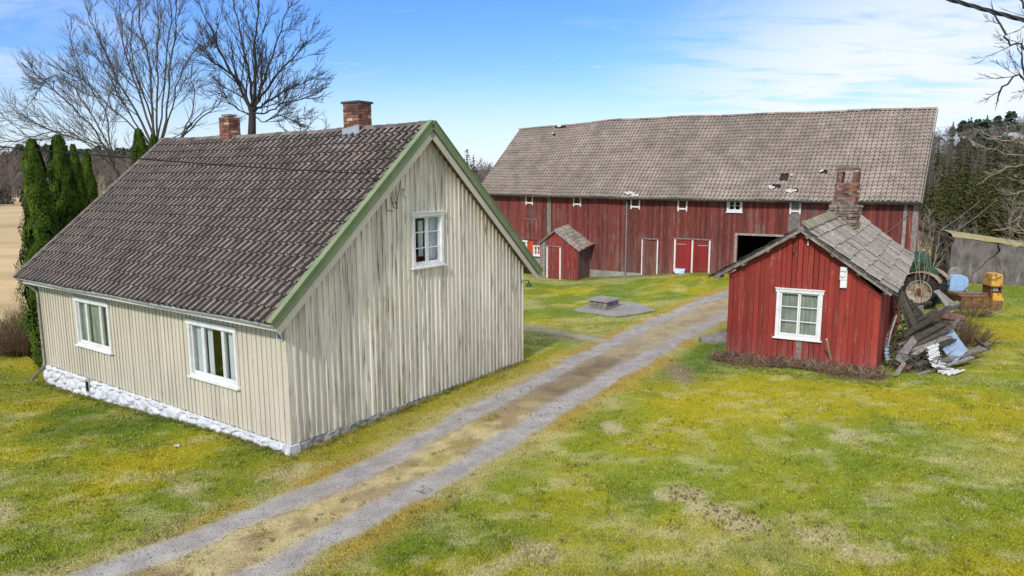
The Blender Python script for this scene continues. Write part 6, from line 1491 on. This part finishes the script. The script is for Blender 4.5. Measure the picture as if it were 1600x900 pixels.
def wn(sc, st, loc, det=7, rg=.6, dist=0.):
    mp = N.new('ShaderNodeMapping'); mp.inputs['Scale'].default_value = st; mp.inputs['Location'].default_value = loc; mp.inputs['Rotation'].default_value = (0, 0, .35); L.new(cmb.outputs[0], mp.inputs[0])
    n = N.new('ShaderNodeTexNoise'); n.inputs['Scale'].default_value = sc; n.inputs['Detail'].default_value = det; n.inputs['Roughness'].default_value = rg; n.inputs['Distortion'].default_value = dist; L.new(mp.outputs[0], n.inputs['Vector']); return n.outputs['Fac']
az = M_('ARCTAN2', X_, Y_)
bank = M_('MULTIPLY', MR(M_('ADD', az, M_('MULTIPLY', Z_, -1.0)), -.08, .30), MR(Z_, .42, .12))       # whiter bank low on the right
n1 = wn(.55, (1, 1.6, 1), (3.1, 1.2, 0), dist=.4); n2 = wn(1.6, (1, 2.4, 1), (7.7, 4.2, 0), dist=.5)
thin = M_('MULTIPLY', MR(n1, .52, .74), .40)
cl = M_('MULTIPLY', bank, MR(M_('ADD', M_('MULTIPLY', n1, .45), M_('MULTIPLY', n2, .55)), .34, .54, 0, .95)); 
left = M_('MULTIPLY', MR(az, -.38, -.62), MR(n1, .44, .62, 0, .55))
puff = M_('MULTIPLY', MR(n2, .62, .74), MR(Z_, .25, .08, .1, .75))
hz_cover = M_('MAXIMUM', MR(Z_, .16, .0, .0, .62), MR(Z_, .36, .60, .0, .92))  # last term: unseen overhead cloud cover added to whiten the ambient light
tot = M_('MINIMUM', M_('MAXIMUM', M_('MAXIMUM', M_('MAXIMUM', thin, cl), M_('MAXIMUM', left, puff)), hz_cover), 1.)
mixn = N.new('ShaderNodeMix'); mixn.data_type = 'RGBA'; L.new(tot, mixn.inputs[0])
sc_ = N.new('ShaderNodeMix'); sc_.data_type = 'RGBA'; sc_.blend_type = 'MULTIPLY'; sc_.inputs[0].default_value = 1; L.new(sky.outputs[0], sc_.inputs[6]); tn = N.new('ShaderNodeMix'); tn.data_type = 'RGBA'; L.new(MR(Z_, .02, .26), tn.inputs[0]); tn.inputs[6].default_value = (.78, .93, 1.22, 1); tn.inputs[7].default_value = (.50, .84, 1.40, 1); L.new(tn.outputs[2], sc_.inputs[7])
L.new(sc_.outputs[2], mixn.inputs[6]); mixn.inputs[7].default_value = (6.9, 7.3, 7.9, 1)
L.new(mixn.outputs[2], bg.inputs['Color']); bg.inputs['Strength'].default_value = .135
sd = bpy.data.lights.new('sun', 'SUN'); sd.energy = 3.1; sd.angle = radians(5); sd.color = (1, .95, .87); so = bpy.data.objects.new('sun', sd); COL.objects.link(so)
so.rotation_euler = Vector(SUN).to_track_quat('Z', 'Y').to_euler(); so.location = (0, 0, 30)
cd = bpy.data.cameras.new('camera'); co_ = bpy.data.objects.new('camera', cd); COL.objects.link(co_); SC.camera = co_
cd.sensor_width = 36; cd.lens = 36*CAM_F/1600; cd.clip_end = 5000; cd.clip_start = .1
co_.location = (0, 0, CAM_H)
rm = Matrix.Rotation(radians(90)-CAM_PITCH, 4, 'X') @ Matrix.Rotation(-CAM_ROLL, 4, 'Z'); co_.rotation_euler = rm.to_euler()
SC.view_settings.view_transform = 'Standard'; SC.view_settings.look = 'None'; SC.view_settings.exposure = 0; SC.view_settings.gamma = 1
SC.render.engine = 'CYCLES'; SC.cycles.max_bounces = 6; SC.cycles.use_denoising = True
